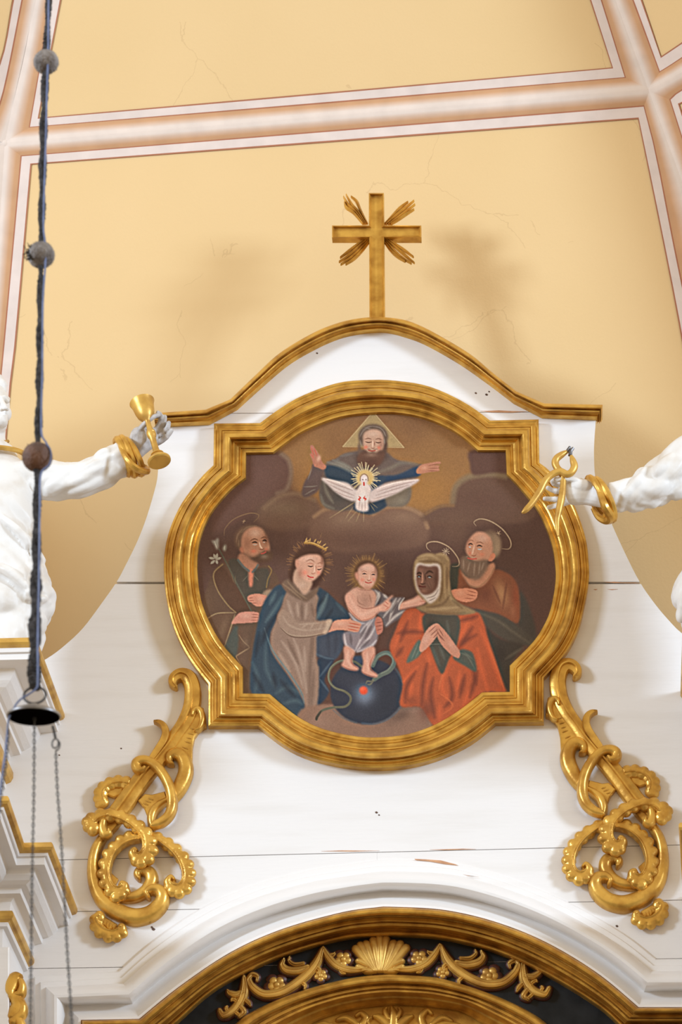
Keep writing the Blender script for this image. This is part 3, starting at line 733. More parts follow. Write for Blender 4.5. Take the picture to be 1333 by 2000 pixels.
poly([(380, 425), (440, 465), (500, 440), (560, 405), (612, 430), (605, 485), (540, 515), (455, 500)], (84, 62, 50), 3); soft(545, 460, 36, 22, (132, 112, 96), .7)
poly([(345, 380), (365, 385), (372, 430), (355, 432), (338, 408)], (170, 112, 90), 1.5); soft(455, 415, 26, 18, (202, 116, 92), .8); soft(560, 400, 18, 14, (186, 104, 84), .6)
S([[(440, 345), (465, 338), (485, 345)], [(528, 330), (548, 322), (565, 332)]], 13, (60, 42, 36), 1.3, .9); S([[(446, 358), (468, 362), (486, 356)], [(534, 340), (552, 342)]], 7, (190, 180, 172), 1.2, .8); S([[(425, 330), (460, 312), (490, 322)], [(515, 308), (545, 296), (566, 308)]], 11, (112, 76, 60), 1.5, .8)
S([[(500, 335), (512, 375), (528, 392)]], 14, (216, 182, 160), 1.8, .85); S([[(500, 398), (525, 402), (540, 392)]], 8, (124, 74, 58), 1.2, .8); stroke([(520, 436), (538, 432), (556, 422)], 10, (178, 84, 74), 1.3, .9)
S([[(350, 260), (400, 215), (480, 200)], [(310, 340), (320, 280), (360, 230)], [(330, 380), (330, 320)]], 12, (132, 106, 86), 2, .6)
S([[(208, 285), (215, 225), (290, 145), (415, 97), (488, 105), (495, 130), (455, 170)]], 7, (128, 102, 76), 1.4, .8); S([[(355, 165), (390, 162)], [(372, 148), (372, 182)], [(362, 180), (384, 150)]], 5, (150, 124, 98), 1.2, .8)
poly([(530, 770), (570, 740), (625, 742), (600, 790), (555, 808)], (138, 118, 100), 1.5)
poly([(402, 800), (430, 780), (490, 772), (555, 785), (568, 805), (530, 872), (475, 877), (440, 850), (408, 832)], (184, 126, 106), 1.3)
poly([(268, 1022), (325, 940), (410, 922), (492, 930), (502, 955), (495, 1005), (400, 1018), (320, 1022)], (182, 126, 110), 1.3)
S([[(408, 810), (450, 806)], [(412, 830), (455, 830)], [(440, 852), (480, 850)], [(440, 945), (498, 950)], [(440, 970), (500, 972)], [(430, 995), (495, 995)]], 7, (136, 84, 70), 1.3, .8); soft(390, 960, 50, 25, (204, 156, 138), .6); soft(510, 815, 30, 28, (204, 152, 132), .6)
# Mary
rays(930, 510, 120, 200, 90, (142, 104, 70), 6, .5, .2); soft(930, 500, 150, 150, (120, 84, 60), .5)
poly([(640, 710), (690, 700), (735, 760), (700, 860), (645, 960), (640, 1030), (600, 1100), (596, 1210), (650, 1330), (760, 1480), (850, 1620), (885, 1700), (870, 1830), (690, 1720), (590, 1620), (440, 1612), (428, 1400), (480, 1060), (530, 870), (580, 780)], (46, 64, 80), 1.5)
poly([(980, 740), (1060, 750), (1150, 835), (1240, 915), (1258, 985), (1120, 1012), (1000, 1010)], (46, 62, 78), 1.5)
poly([(975, 1105), (1210, 1080), (1215, 1200), (1130, 1335), (980, 1300), (970, 1200)], (58, 68, 84), 2); poly([(990, 1330), (1130, 1330), (1050, 1490), (1090, 1600), (1000, 1715), (960, 1700)], (40, 54, 72), 2)
poly([(715, 790), (800, 700), (990, 780), (980, 900), (985, 1060), (985, 1330), (1005, 1420), (990, 1700), (930, 1860), (870, 1830), (885, 1700), (760, 1480), (650, 1330), (598, 1230), (602, 1100), (642, 1000), (690, 880)], (134, 112, 100), 1.5)
S([[(700, 790), (640, 890), (555, 1010)], [(640, 760), (590, 860)]], 34, (78, 102, 112), 7, .7); S([[(545, 1060), (610, 1240), (740, 1420), (850, 1590), (880, 1690)]], 16, (92, 116, 124), 3, .75)
S([[(445, 1350), (490, 1480), (465, 1600)], [(560, 1180), (560, 1400), (640, 1560)], [(640, 1610), (740, 1560), (860, 1620)], [(700, 1700), (800, 1670), (870, 1700)]], 30, (74, 98, 108), 8, .55)
S([[(640, 960), (560, 1090), (520, 1200)], [(450, 1440), (540, 1600)], [(500, 1100), (470, 1300)], [(680, 1500), (800, 1640)], [(620, 1440), (640, 1560)]], 40, (32, 40, 52), 8, .6)
S([[(1075, 780), (1030, 890), (985, 985)]], 40, (88, 110, 118), 6, .75); S([[(1150, 850), (1220, 930)]], 24, (70, 90, 102), 5, .6); S([[(1050, 800), (1000, 870)], [(1120, 900), (1060, 990)]], 26, (34, 44, 56), 6, .6)
S([[(985, 1280), (1060, 1310), (1125, 1320)], [(1110, 1340), (1010, 1470)], [(1010, 1490), (1085, 1590)]], 16, (80, 100, 116), 4, .6); S([[(1080, 1110), (1090, 1280)], [(1150, 1110), (1140, 1260)]], 30, (44, 50, 64), 8, .5)
S([[(740, 830), (760, 900), (790, 990)], [(820, 850), (830, 960)], [(900, 860), (890, 980)], [(690, 1170), (800, 1340), (870, 1560)], [(790, 1150), (850, 1320), (900, 1600)], [(880, 1220), (890, 1420)], [(660, 1260), (760, 1420)]], 26, (168, 148, 134), 6, .6)
S([[(860, 850), (862, 990)], [(940, 1150), (930, 1400), (920, 1750)], [(740, 1160), (830, 1360)], [(960, 1000), (950, 1300)], [(960, 1420), (940, 1720)], [(700, 900), (660, 1010)], [(940, 860), (960, 960)]], 26, (104, 84, 74), 6, .6)
poly([(700, 900), (760, 940), (830, 1012), (1000, 1000), (1112, 995), (1092, 1060), (1062, 1108), (900, 1137), (760, 1125), (690, 1065), (655, 970)], (146, 124, 110), 1.6)
S([[(700, 960), (760, 1040), (900, 1080), (1050, 1060)], [(840, 1030), (1000, 1020)], [(860, 1060), (900, 1030)], [(930, 1070), (960, 1020)], [(1000, 1080), (1030, 1020)]], 14, (170, 150, 134), 4, .6); S([[(680, 1060), (770, 1130), (900, 1138), (1050, 1108)]], 9, (92, 72, 62), 2, .7); S([[(690, 1060), (760, 1115), (890, 1128), (1040, 1100)]], 7, (166, 148, 128), 1.6, .6)
poly([(1058, 1050), (1068, 998), (1114, 994), (1090, 1060), (1062, 1108), (1035, 1098)], (176, 154, 136), 1.5)
poly([(690, 690), (740, 650), (795, 655), (850, 760), (880, 790), (950, 740), (1000, 700), (990, 760), (920, 830), (870, 835), (740, 765)], (106, 86, 74), 2); S([[(700, 690), (780, 750), (860, 820)], [(740, 670), (810, 750), (900, 815)]], 14, (136, 114, 94), 3, .7)
disk(925, 510, 135, 148, (74, 52, 44), 3); poly([(800, 470), (840, 520), (830, 600), (780, 680), (745, 610), (770, 540)], (70, 48, 40), 3); poly([(1000, 620), (1050, 590), (1010, 690), (960, 720), (930, 690)], (68, 46, 40), 3)
poly([(785, 660), (820, 560), (940, 660), (935, 720), (885, 778), (840, 735)], (180, 146, 126), 2); soft(860, 700, 40, 30, (196, 166, 148), .6)
poly([(812, 505), (850, 465), (930, 440), (1010, 450), (1042, 510), (1030, 580), (985, 640), (925, 672), (865, 645), (822, 575)], (202, 156, 136), 1.8)
soft(920, 480, 60, 26, (216, 180, 164), .7); soft(885, 595, 30, 26, (216, 132, 112), .75); soft(1000, 595, 18, 20, (206, 124, 104), .7); soft(845, 600, 26, 50, (150, 106, 90), .6); soft(1030, 500, 16, 50, (120, 80, 66), .6)
S([[(895, 500), (935, 486), (965, 505)], [(990, 520), (1015, 512), (1038, 522)]], 9, (150, 104, 86), 1.5, .75); S([[(910, 538), (935, 545), (955, 538)], [(988, 566), (1008, 570), (1026, 560)]], 10, (74, 50, 46), 1.2, .9); S([[(905, 522), (935, 518), (962, 530)], [(985, 550), (1010, 544), (1030, 548)]], 6, (176, 112, 96), 1.2, .8)
S([[(972, 520), (968, 570), (960, 592)]], 12, (226, 188, 168), 1.8, .8); S([[(938, 600), (955, 606), (972, 598)], [(975, 530), (980, 580)]], 6, (160, 100, 84), 1.2, .8); stroke([(910, 622), (932, 634), (955, 636)], 11, (184, 76, 72), 1.3, .95); stroke([(915, 648), (945, 652)], 6, (166, 110, 94), 1.3, .7)
poly([(808, 490), (830, 485), (835, 540), (820, 556), (806, 525)], (192, 140, 120), 1.5)
stroke([(885, 345), (960, 352), (1058, 402)], 20, (160, 122, 68), 1.5, .9); S([[(888, 342), (904, 300)], [(925, 338), (932, 305)], [(962, 342), (980, 312)], [(1000, 358), (1022, 325)], [(1030, 378), (1062, 352)], [(1052, 396), (1080, 380)], [(885, 340), (925, 320)], [(990, 350), (1000, 330)]], 9, (196, 160, 100), 1.3, .9); S([[(890, 340), (960, 348), (1050, 392)]], 6, (206, 172, 114), 1.2, .8); S([[(1010, 310), (1028, 262)], [(860, 360), (820, 330)], [(840, 390), (780, 380)], [(1080, 440), (1110, 420)]], 4, (140, 108, 76), 1, .6)
# Child on the globe
cur = 'D'
poly([(-200, 1740), (300, 1725), (700, 1745), (950, 1742), (1000, 1800), (1075, 1990), (1070, 2060), (-260, 2060), (-330, 1920)], (130, 102, 88), 2.5); soft(760, 1830, 130, 50, (96, 74, 64), .7, -.4); soft(880, 1790, 80, 40, (142, 112, 98), .6); soft(-60, 1900, 120, 60, (142, 114, 100), .6)
disk(395, 1590, 370, 332, (44, 50, 64), 2); soft(560, 1700, 200, 180, (40, 46, 58), .7); soft(230, 1450, 130, 120, (52, 58, 72), .5)
stroke([(650, 1320), (730, 1440), (766, 1580), (735, 1740), (620, 1860), (480, 1915), (350, 1910)], 16, (70, 88, 106), 4, .6); stroke([(60, 1780), (160, 1860), (290, 1905)], 12, (70, 86, 100), 4, .5)
soft(372, 1615, 110, 105, (104, 118, 140), .95); soft(372, 1640, 70, 80, (112, 126, 148), .6)
disk(362, 1583, 42, 42, (204, 80, 60), 1.5); soft(352, 1568, 22, 20, (222, 108, 84), .7)
poly([(250, 1250), (340, 1235), (350, 1310), (300, 1310)], (54, 66, 86), 2)
S([[(455, 1330), (500, 1245), (585, 1205), (655, 1240), (668, 1310), (620, 1385), (540, 1425), (470, 1470)]], 44, (84, 96, 92), 2, .95, 0); S([[(460, 1320), (505, 1248), (585, 1212), (645, 1245), (655, 1300), (610, 1370), (540, 1412)]], 14, (116, 128, 118), 3, .7)
S([[(480, 1450), (440, 1490), (400, 1490), (385, 1520)], [(470, 1475), (430, 1520), (400, 1520)]], 16, (104, 104, 90), 2, .8)
S([[(340, 1340), (260, 1290), (130, 1288), (40, 1350), (12, 1430), (25, 1500), (80, 1558), (170, 1590), (228, 1640), (225, 1700), (170, 1745), (60, 1752), (-50, 1782), (-100, 1840), (-108, 1870)]], 24, (88, 90, 78), 2, .95, 0); S([[(250, 1285), (130, 1283), (38, 1345), (8, 1430), (22, 1500), (78, 1555), (168, 1586)]], 7, (120, 124, 108), 1.6, .7); S([[(-60, 1785), (-105, 1850), (-112, 1880)]], 26, (64, 56, 50), 2, .8)
disk(395, 420, 158, 165, (150, 112, 66), 8, .85); rays(395, 420, 140, 235, 60, (160, 124, 76), 5, .5, .35)
poly([(440, 570), (520, 585), (600, 640), (700, 650), (775, 655), (740, 700), (722, 765), (800, 775), (765, 830), (660, 900), (580, 950), (545, 860), (480, 800), (460, 700)], (100, 92, 96), 1.6)
S([[(480, 580), (520, 640), (480, 720)], [(560, 620), (600, 660)], [(730, 660), (660, 760), (620, 880)], [(770, 785), (680, 840), (590, 930)], [(690, 660), (640, 740), (560, 850)], [(520, 600), (480, 680)]], 26, (184, 176, 172), 4, .8); S([[(540, 640), (500, 740)], [(700, 700), (640, 800)], [(640, 680), (600, 780)]], 20, (66, 58, 62), 4, .7)
poly([(185, 650), (225, 585), (300, 545), (340, 560), (450, 575), (490, 640), (470, 760), (470, 865), (330, 885), (230, 805), (195, 720)], (196, 150, 132), 1.6)
soft(380, 690, 70, 90, (160, 122, 108), .7); soft(260, 620, 60, 50, (214, 170, 152), .6); S([[(300, 640), (310, 700), (370, 730)], [(420, 620), (440, 700)]], 10, (146, 104, 90), 2.5, .6)
poly([(205, 790), (260, 850), (340, 885), (440, 870), (500, 850), (510, 960), (500, 1080), (450, 1150), (350, 1190), (270, 1198), (175, 1130), (158, 1010), (280, 960), (250, 880)], (128, 118, 124), 1.6)
S([[(460, 870), (370, 1000), (280, 1180)], [(500, 900), (420, 1050), (300, 1180)], [(170, 1020), (190, 1130), (270, 1190)], [(490, 1080), (420, 1150), (300, 1195)], [(430, 880), (330, 1000)], [(220, 810), (300, 900), (370, 910)]], 22, (188, 180, 182), 4, .8); S([[(440, 940), (380, 1060)], [(230, 1020), (240, 1120)], [(420, 1080), (340, 1150)], [(390, 940), (330, 1060)]], 26, (84, 76, 82), 5, .7)
poly([(175, 640), (230, 600), (280, 640), (305, 735), (370, 762), (460, 750), (540, 715), (580, 680), (645, 630), (655, 640), (615, 685), (640, 700), (632, 750), (590, 788), (520, 795), (430, 862), (340, 882), (270, 822), (205, 740)], (206, 156, 138), 1.5)
S([[(220, 640), (270, 740), (340, 820), (440, 790), (540, 745)]], 36, (222, 178, 160), 6, .6); S([[(300, 730), (370, 762), (460, 752), (530, 720)]], 9, (150, 100, 86), 2, .7); S([[(340, 880), (430, 862), (520, 797)], [(210, 750), (270, 825), (340, 882)]], 10, (170, 110, 94), 2, .7); S([[(575, 690), (612, 720)], [(560, 720), (605, 750)], [(580, 775), (620, 745)]], 7, (172, 96, 82), 1.4, .7)
poly([(735, 705), (800, 680), (865, 655), (905, 628), (960, 610), (1000, 640), (1005, 680), (940, 730), (860, 745), (725, 772), (720, 740)], (202, 152, 134), 1.5); S([[(760, 715), (860, 690), (930, 660)]], 24, (220, 178, 160), 5, .6); S([[(935, 640), (960, 680)], [(965, 630), (985, 670)], [(930, 690), (985, 690)]], 7, (158, 98, 84), 1.4, .7); S([[(725, 772), (860, 746), (940, 730)]], 8, (160, 104, 90), 1.8, .7)
S([[(770, 655), (725, 720), (715, 775)]], 16, (196, 188, 182), 2.5, .8)
poly([(172, 1135), (275, 1192), (250, 1270), (262, 1320), (312, 1355), (295, 1382), (205, 1368), (142, 1332), (165, 1265)], (192, 142, 124), 1.5); poly([(348, 1190), (462, 1140), (478, 1230), (435, 1340), (440, 1380), (502, 1420), (492, 1448), (410, 1432), (342, 1390), (358, 1300)], (192, 142, 124), 1.5)
S([[(210, 1180), (205, 1280), (240, 1340)], [(400, 1200), (400, 1300), (410, 1390)]], 26, (214, 170, 152), 5, .65); S([[(250, 1230), (240, 1300), (300, 1360)], [(465, 1220), (425, 1340), (490, 1420)], [(150, 1330), (210, 1370), (290, 1384)], [(345, 1395), (410, 1434), (490, 1450)]], 10, (150, 92, 78), 2.5, .7)
disk(390, 400, 122, 126, (90, 64, 50), 2.5)
poly([(300, 420), (315, 360), (370, 318), (440, 315), (482, 360), (495, 430), (475, 505), (430, 562), (375, 562), (325, 525), (303, 475)], (208, 162, 144), 1.6); poly([(278, 405), (305, 400), (318, 455), (300, 480), (280, 450)], (198, 142, 122), 1.5)
soft(400, 360, 55, 28, (214, 180, 166), .6); soft(350, 475, 24, 22, (218, 136, 116), .7); soft(465, 470, 18, 20, (212, 130, 110), .7); soft(335, 370, 26, 26, (168, 132, 122), .5); soft(480, 390, 16, 50, (140, 98, 82), .5); soft(400, 550, 45, 16, (186, 132, 114), .6)
S([[(345, 395), (370, 386), (395, 396)], [(440, 402), (460, 396), (480, 402)]], 7, (150, 104, 86), 1.4, .75); S([[(350, 418), (370, 410), (392, 418)], [(440, 425), (460, 418), (478, 424)]], 11, (84, 62, 58), 1.2, .9); S([[(362, 416), (376, 418)], [(452, 424), (466, 426)]], 7, (64, 74, 90), 1, .8)
S([[(418, 410), (420, 455), (412, 470)]], 11, (226, 188, 170), 1.6, .8); S([[(398, 474), (415, 482), (434, 474)]], 7, (156, 92, 78), 1.2, .8); stroke([(380, 496), (410, 506), (440, 498)], 10, (184, 80, 74), 1.3, .9)
S([[(300, 560), (340, 575), (440, 580)], [(325, 530), (380, 572)]], 8, (156, 108, 94), 2, .6)
poly([(25, 970), (62, 892), (130, 872), (205, 870), (242, 853), (240, 872), (335, 910), (330, 945), (302, 998), (205, 985), (110, 975), (10, 1000)], (192, 138, 118), 1.4); S([[(215, 905), (330, 928)], [(205, 935), (325, 958)], [(205, 965), (305, 985)]], 10, (170, 84, 66), 1.6, .8); soft(130, 910, 60, 28, (212, 166, 146), .6)
poly([(475, 900), (500, 842), (545, 868), (556, 935), (548, 1000), (500, 1022), (485, 970)], (172, 110, 96), 1.4); S([[(490, 905), (550, 895)], [(485, 940), (552, 930)], [(495, 980), (548, 965)]], 8, (122, 68, 58), 1.5, .8)
# Joachim
cur = 'E'
poly([(1020, 670), (1080, 720), (1130, 850), (1165, 1000), (1130, 1080), (1020, 940)], (64, 60, 56), 3)
poly([(480, 470), (570, 455), (625, 600), (560, 650), (490, 655)], (58, 58, 50), 2.5)
poly([(560, 480), (620, 600), (690, 640), (770, 560), (835, 495), (920, 515), (990, 570), (1030, 690), (1022, 915), (870, 850), (690, 805), (560, 765), (490, 700), (540, 640)], (120, 72, 52), 2)
soft(890, 680, 50, 110, (166, 122, 84), .8, -.3); soft(1000, 720, 30, 120, (132, 66, 46), .6); soft(760, 690, 60, 70, (98, 56, 44), .7); soft(980, 820, 30, 60, (156, 100, 72), .5); S([[(820, 620), (880, 760)], [(930, 600), (900, 800)]], 16, (96, 56, 44), 4, .6)
poly([(680, 815), (780, 830), (880, 855), (1035, 950), (1160, 1080), (1020, 1090), (900, 1040), (780, 950)], (70, 66, 60), 2.5); poly([(760, 960), (880, 1040), (1060, 1090), (1000, 1180), (960, 1260), (950, 1460), (900, 1400), (840, 1220)], (58, 54, 50), 3)
S([[(700, 830), (860, 900), (1000, 1000), (1120, 1080)], [(920, 1200), (1000, 1150), (1060, 1110)]], 20, (94, 88, 76), 6, .6); soft(880, 1150, 50, 80, (48, 44, 42), .7)
poly([(492, 662), (560, 645), (640, 643), (692, 660), (700, 690), (680, 732), (610, 752), (525, 725)], (192, 126, 98), 1.4); S([[(620, 660), (694, 680)], [(615, 690), (688, 705)], [(600, 720), (675, 728)]], 7, (136, 76, 58), 1.4, .8); soft(560, 680, 40, 25, (208, 148, 120), .6)
poly([(730, 500), (820, 440), (835, 490), (770, 600), (705, 636), (640, 622), (600, 570), (570, 510), (640, 560)], (178, 126, 100), 2)
stroke([(832, 480), (790, 560), (705, 632), (640, 620)], 8, (150, 108, 80), 2, .8)
disk(800, 300, 88, 112, (136, 114, 94), 3); soft(850, 330, 30, 60, (158, 136, 112), .7); soft(790, 200, 60, 30, (96, 74, 62), .6)
poly([(605, 330), (638, 250), (690, 200), (760, 205), (812, 265), (818, 370), (780, 425), (690, 435), (635, 400)], (186, 136, 112), 1.8)
soft(740, 250, 50, 36, (204, 164, 144), .7); soft(630, 290, 16, 40, (150, 98, 80), .5)
poly([(566, 410), (615, 385), (650, 420), (700, 425), (770, 415), (785, 470), (735, 550), (685, 578), (610, 545), (562, 480)], (116, 94, 80), 3); S([[(640, 440), (620, 510)], [(680, 440), (670, 540)], [(720, 440), (710, 530)], [(590, 420), (590, 490)], [(750, 440), (730, 500)]], 12, (152, 132, 116), 3, .6)
poly([(800, 385), (825, 362), (842, 390), (815, 428), (785, 425)], (190, 126, 100), 1.4); soft(735, 375, 24, 18, (206, 128, 102), .7); soft(640, 365, 14, 14, (196, 116, 94), .6)
S([[(628, 300), (645, 290), (662, 298)], [(695, 312), (715, 304), (738, 314)]], 11, (70, 50, 46), 1.3, .9); S([[(632, 316), (648, 318)], [(700, 332), (720, 336), (734, 330)]], 9, (176, 190, 196), 1.3, .85); S([[(625, 275), (650, 262), (668, 272)], [(690, 285), (720, 278), (748, 292)]], 9, (140, 96, 78), 1.5, .7)
S([[(676, 300), (664, 350), (656, 374)]], 13, (214, 174, 152), 1.8, .8); S([[(652, 382), (672, 388), (690, 378)]], 8, (140, 88, 70), 1.2, .8); stroke([(625, 404), (655, 412), (690, 408)], 11, (186, 92, 80), 1.3, .9); S([[(610, 396), (625, 390)], [(640, 396), (690, 400)]], 7, (166, 136, 118), 1.5, .7)
S([[(690, 150), (672, 120), (720, 95), (800, 112), (890, 170), (950, 245), (965, 300), (945, 332), (895, 330)]], 9, (164, 142, 116), 1.5, .85); S([[(850, 205), (885, 215)], [(858, 190), (872, 225)], [(862, 212), (880, 190)]], 5, (176, 152, 124), 1.2, .8)
# Anne
poly([(140, 810), (220, 800), (290, 845), (540, 855), (690, 830), (745, 900), (790, 1060), (850, 1240), (915, 1420), (912, 1462), (740, 1465), (580, 1610), (390, 1725), (330, 1700), (250, 1580), (90, 1570), (110, 1400), (72, 1260), (5, 1115), (50, 980), (95, 870)], (166, 80, 52), 1.6)
S([[(180, 840), (100, 980), (40, 1110)], [(250, 860), (240, 980)], [(640, 870), (600, 960), (560, 1030)], [(720, 960), (800, 1150), (880, 1400)], [(700, 1120), (740, 1300), (780, 1450)], [(450, 1280), (420, 1420), (470, 1520)], [(560, 1300), (540, 1440)], [(230, 1260), (150, 1340), (120, 1380)], [(180, 1380), (170, 1500)], [(400, 1560), (400, 1680)], [(640, 1440), (590, 1560)], [(300, 1150), (330, 1240)]], 34, (194, 90, 56), 8, .75)
S([[(150, 900), (90, 1060)], [(70, 1000), (160, 985), (270, 990)], [(660, 950), (610, 1030), (570, 1080)], [(560, 900), (640, 880), (700, 860)], [(690, 1010), (600, 1060), (550, 1120)], [(660, 1240), (690, 1400)], [(300, 1240), (270, 1400), (260, 1560)], [(350, 1350), (330, 1480), (360, 1660)], [(480, 1350), (500, 1500), (440, 1580)], [(700, 1300), (640, 1500)], [(600, 1330), (560, 1500)], [(210, 1300), (140, 1420), (130, 1540)], [(110, 1110), (60, 1180)]], 34, (104, 52, 42), 8, .7)
S([[(400, 1470), (480, 1530), (500, 1580), (420, 1640)], [(480, 1200), (410, 1370), (395, 1450)], [(910, 1440), (840, 1240), (780, 1080)]], 14, (190, 96, 60), 3, .7); soft(300, 1600, 70, 90, (96, 54, 46), .7); soft(180, 1530, 60, 50, (120, 62, 46), .6)
poly([(283, 845), (545, 855), (540, 1080), (480, 1190), (415, 1320), (330, 1120), (285, 1010)], (68, 66, 60), 2); S([[(460, 900), (480, 1060)], [(400, 1100), (440, 1200)], [(340, 1100), (400, 1250)]], 22, (86, 90, 84), 6, .6); soft(330, 930, 40, 70, (58, 52, 48), .7); stroke([(310, 1088), (400, 1082), (480, 1092)], 6, (104, 108, 98), 1.6, .6)
poly([(140, 1230), (180, 1130), (240, 1048), (268, 1120), (225, 1190)], (84, 94, 86), 1.8); S([[(180, 1200), (230, 1080)], [(210, 1190), (250, 1110)]], 10, (112, 122, 110), 2.5, .6)
poly([(505, 1190), (560, 1128), (620, 1130), (668, 1165), (692, 1300), (600, 1255)], (74, 78, 72), 1.8); S([[(560, 1150), (620, 1180), (680, 1280)], [(600, 1150), (660, 1200)]], 10, (98, 104, 94), 2.5, .6)
poly([(240, 1120), (262, 1040), (300, 970), (345, 930), (385, 920), (402, 945), (392, 1000), (330, 1085), (262, 1145)], (186, 134, 114), 1.4); poly([(375, 930), (410, 940), (470, 1010), (520, 1080), (560, 1140), (552, 1192), (490, 1165), (410, 1080), (375, 1000)], (176, 122, 102), 1.4)
S([[(315, 990), (370, 940)], [(330, 1015), (385, 965)], [(350, 1035), (392, 990)], [(395, 960), (430, 1020)], [(380, 980), (420, 1050)], [(400, 1010), (440, 1060)]], 7, (122, 76, 64), 1.4, .8); soft(300, 1040, 24, 50, (208, 160, 142), .6, .6); soft(490, 1090, 24, 50, (198, 146, 126), .6, -.6)
poly([(190, 520), (205, 430), (250, 378), (330, 364), (365, 372), (420, 362), (470, 400), (485, 450), (478, 560), (500, 690), (560, 760), (690, 828), (600, 850), (440, 850), (300, 835), (215, 795), (300, 760), (230, 690), (200, 610)], (134, 110, 80), 1.6)
S([[(230, 400), (320, 380), (400, 420)], [(215, 460), (225, 430), (300, 410)], [(440, 460), (440, 620), (450, 720)], [(470, 560), (480, 700), (540, 780)], [(330, 810), (460, 800), (560, 790)], [(380, 375), (440, 380), (470, 420)]], 22, (160, 136, 102), 5, .7)
S([[(415, 450), (418, 640), (400, 740)], [(460, 480), (460, 640)], [(300, 790), (420, 770), (480, 700)], [(500, 740), (580, 800)], [(240, 430), (340, 430), (410, 450)], [(300, 825), (450, 840), (600, 835)]], 18, (98, 76, 56), 5, .6)
poly([(222, 448), (300, 452), (405, 462), (408, 640), (385, 720), (330, 762), (300, 745), (250, 690), (218, 640), (204, 540)], (196, 182, 172), 1.5)
S([[(300, 720), (360, 700), (392, 650)], [(315, 745), (370, 715)]], 8, (128, 114, 108), 2, .7)
poly([(232, 465), (310, 470), (388, 478), (390, 600), (365, 660), (320, 690), (270, 690), (232, 640), (216, 560)], (106, 76, 66), 1.6)
soft(250, 500, 26, 26, (140, 100, 86), .6); soft(245, 595, 24, 30, (148, 104, 88), .7); soft(330, 610, 40, 40, (120, 88, 76), .5); soft(275, 665, 30, 18, (146, 106, 90), .7); soft(370, 560, 20, 70, (84, 58, 50), .6); S([[(300, 600), (325, 650)], [(320, 590), (340, 640)]], 5, (86, 62, 54), 2, .5)
S([[(265, 520), (266, 580), (258, 600)]], 15, (170, 126, 108), 2, .85); S([[(250, 604), (270, 610), (290, 600)], [(285, 530), (292, 580)]], 8, (74, 48, 42), 1.4, .8)
S([[(222, 530), (240, 520), (258, 530)], [(290, 530), (320, 508), (350, 522)]], 17, (64, 44, 38), 2, .85); S([[(224, 550), (240, 546), (254, 552)], [(300, 554), (322, 546), (342, 556)]], 12, (56, 44, 42), 1.3, .9); S([[(232, 552), (244, 554)], [(312, 556), (330, 557)]], 9, (134, 142, 146), 1.2, .9)
stroke([(238, 624), (262, 630), (288, 630)], 9, (92, 46, 42), 1.3, .9); S([[(240, 640), (275, 644)]], 6, (130, 88, 76), 1.4, .6)
S([[(330, 350), (302, 325), (300, 292), (340, 275), (400, 280), (480, 322), (540, 395), (556, 445), (540, 468), (500, 470)]], 9, (166, 142, 116), 1.5, .85); rays(450, 350, 4, 34, 9, (172, 152, 128), 5, .8)
# brush crispness, then a hazy varnish sheen put into the colour, lifting the darks
for c_ in range(3):
    IMG[..., c_] += .6*(IMG[..., c_]-blur(IMG[..., c_], 3))+.35*(IMG[..., c_]-blur(IMG[..., c_], 9))
IMG[:] = np.clip(IMG, 8, 250)*.93+np.array([19, 15, 11])
# weave and varnish unevenness
nz = RNG.normal(0, 1, (NY, NX)); nz = nz+.8*blur(RNG.normal(0, 1, (NY, NX)), 2)*3
IMG *= (1+.022*nz)[..., None]
PGAIN = .90
GX, GY = np.meshgrid(gx, gy)
q = fo*.12+fi*.88; ins = np.zeros(GX.shape, bool)
for i in range(len(q)):
    x0, y0 = q[i]; x1, y1 = q[(i+1) % len(q)]
    if y0 == y1: continue
    ins ^= ((GY >= min(y0, y1)) & (GY < max(y0, y1))) & (GX < x0+(GY-y0)*(x1-x0)/(y1-y0))
keep = ins[:-1, :-1] & ins[1:, 1:] & ins[1:, :-1] & ins[:-1, 1:]
idx = np.arange(NY*NX).reshape(NY, NX)
F4 = np.stack([idx[:-1, :-1][keep], idx[1:, :-1][keep], idx[1:, 1:][keep], idx[:-1, 1:][keep]], 1)
used = np.unique(F4); remap = np.full(NY*NX, -1); remap[used] = np.arange(len(used))
PV = U(GX.ravel()[used], GY.ravel()[used], -.006)-np.array(FR.location)
F4 = remap[F4]
me = bpy.data.meshes.new('canvas')
me.vertices.add(len(PV)); me.vertices.foreach_set('co', PV.ravel())
me.loops.add(F4.size); me.loops.foreach_set('vertex_index', F4.ravel())
me.polygons.add(len(F4)); me.polygons.foreach_set('loop_start', np.arange(len(F4))*4)
me.update(calc_edges=True); me.validate()
colr = lin(np.clip(IMG.reshape(-1, 3)[used], 0, 255))*PGAIN*np.array([1.03, .95, .87])
colr = np.concatenate([colr, np.ones((len(colr), 1))], 1)
ca = me.color_attributes.new('Col', 'FLOAT_COLOR', 'POINT'); ca.data.foreach_set('color', colr.astype(np.float32).ravel())
me.materials.append(PAINT)
cv = bpy.data.objects.new('canvas', me); C.objects.link(cv); cv.parent = FR
cv['label'] = 'dark oil painting of a holy family group under clouds'

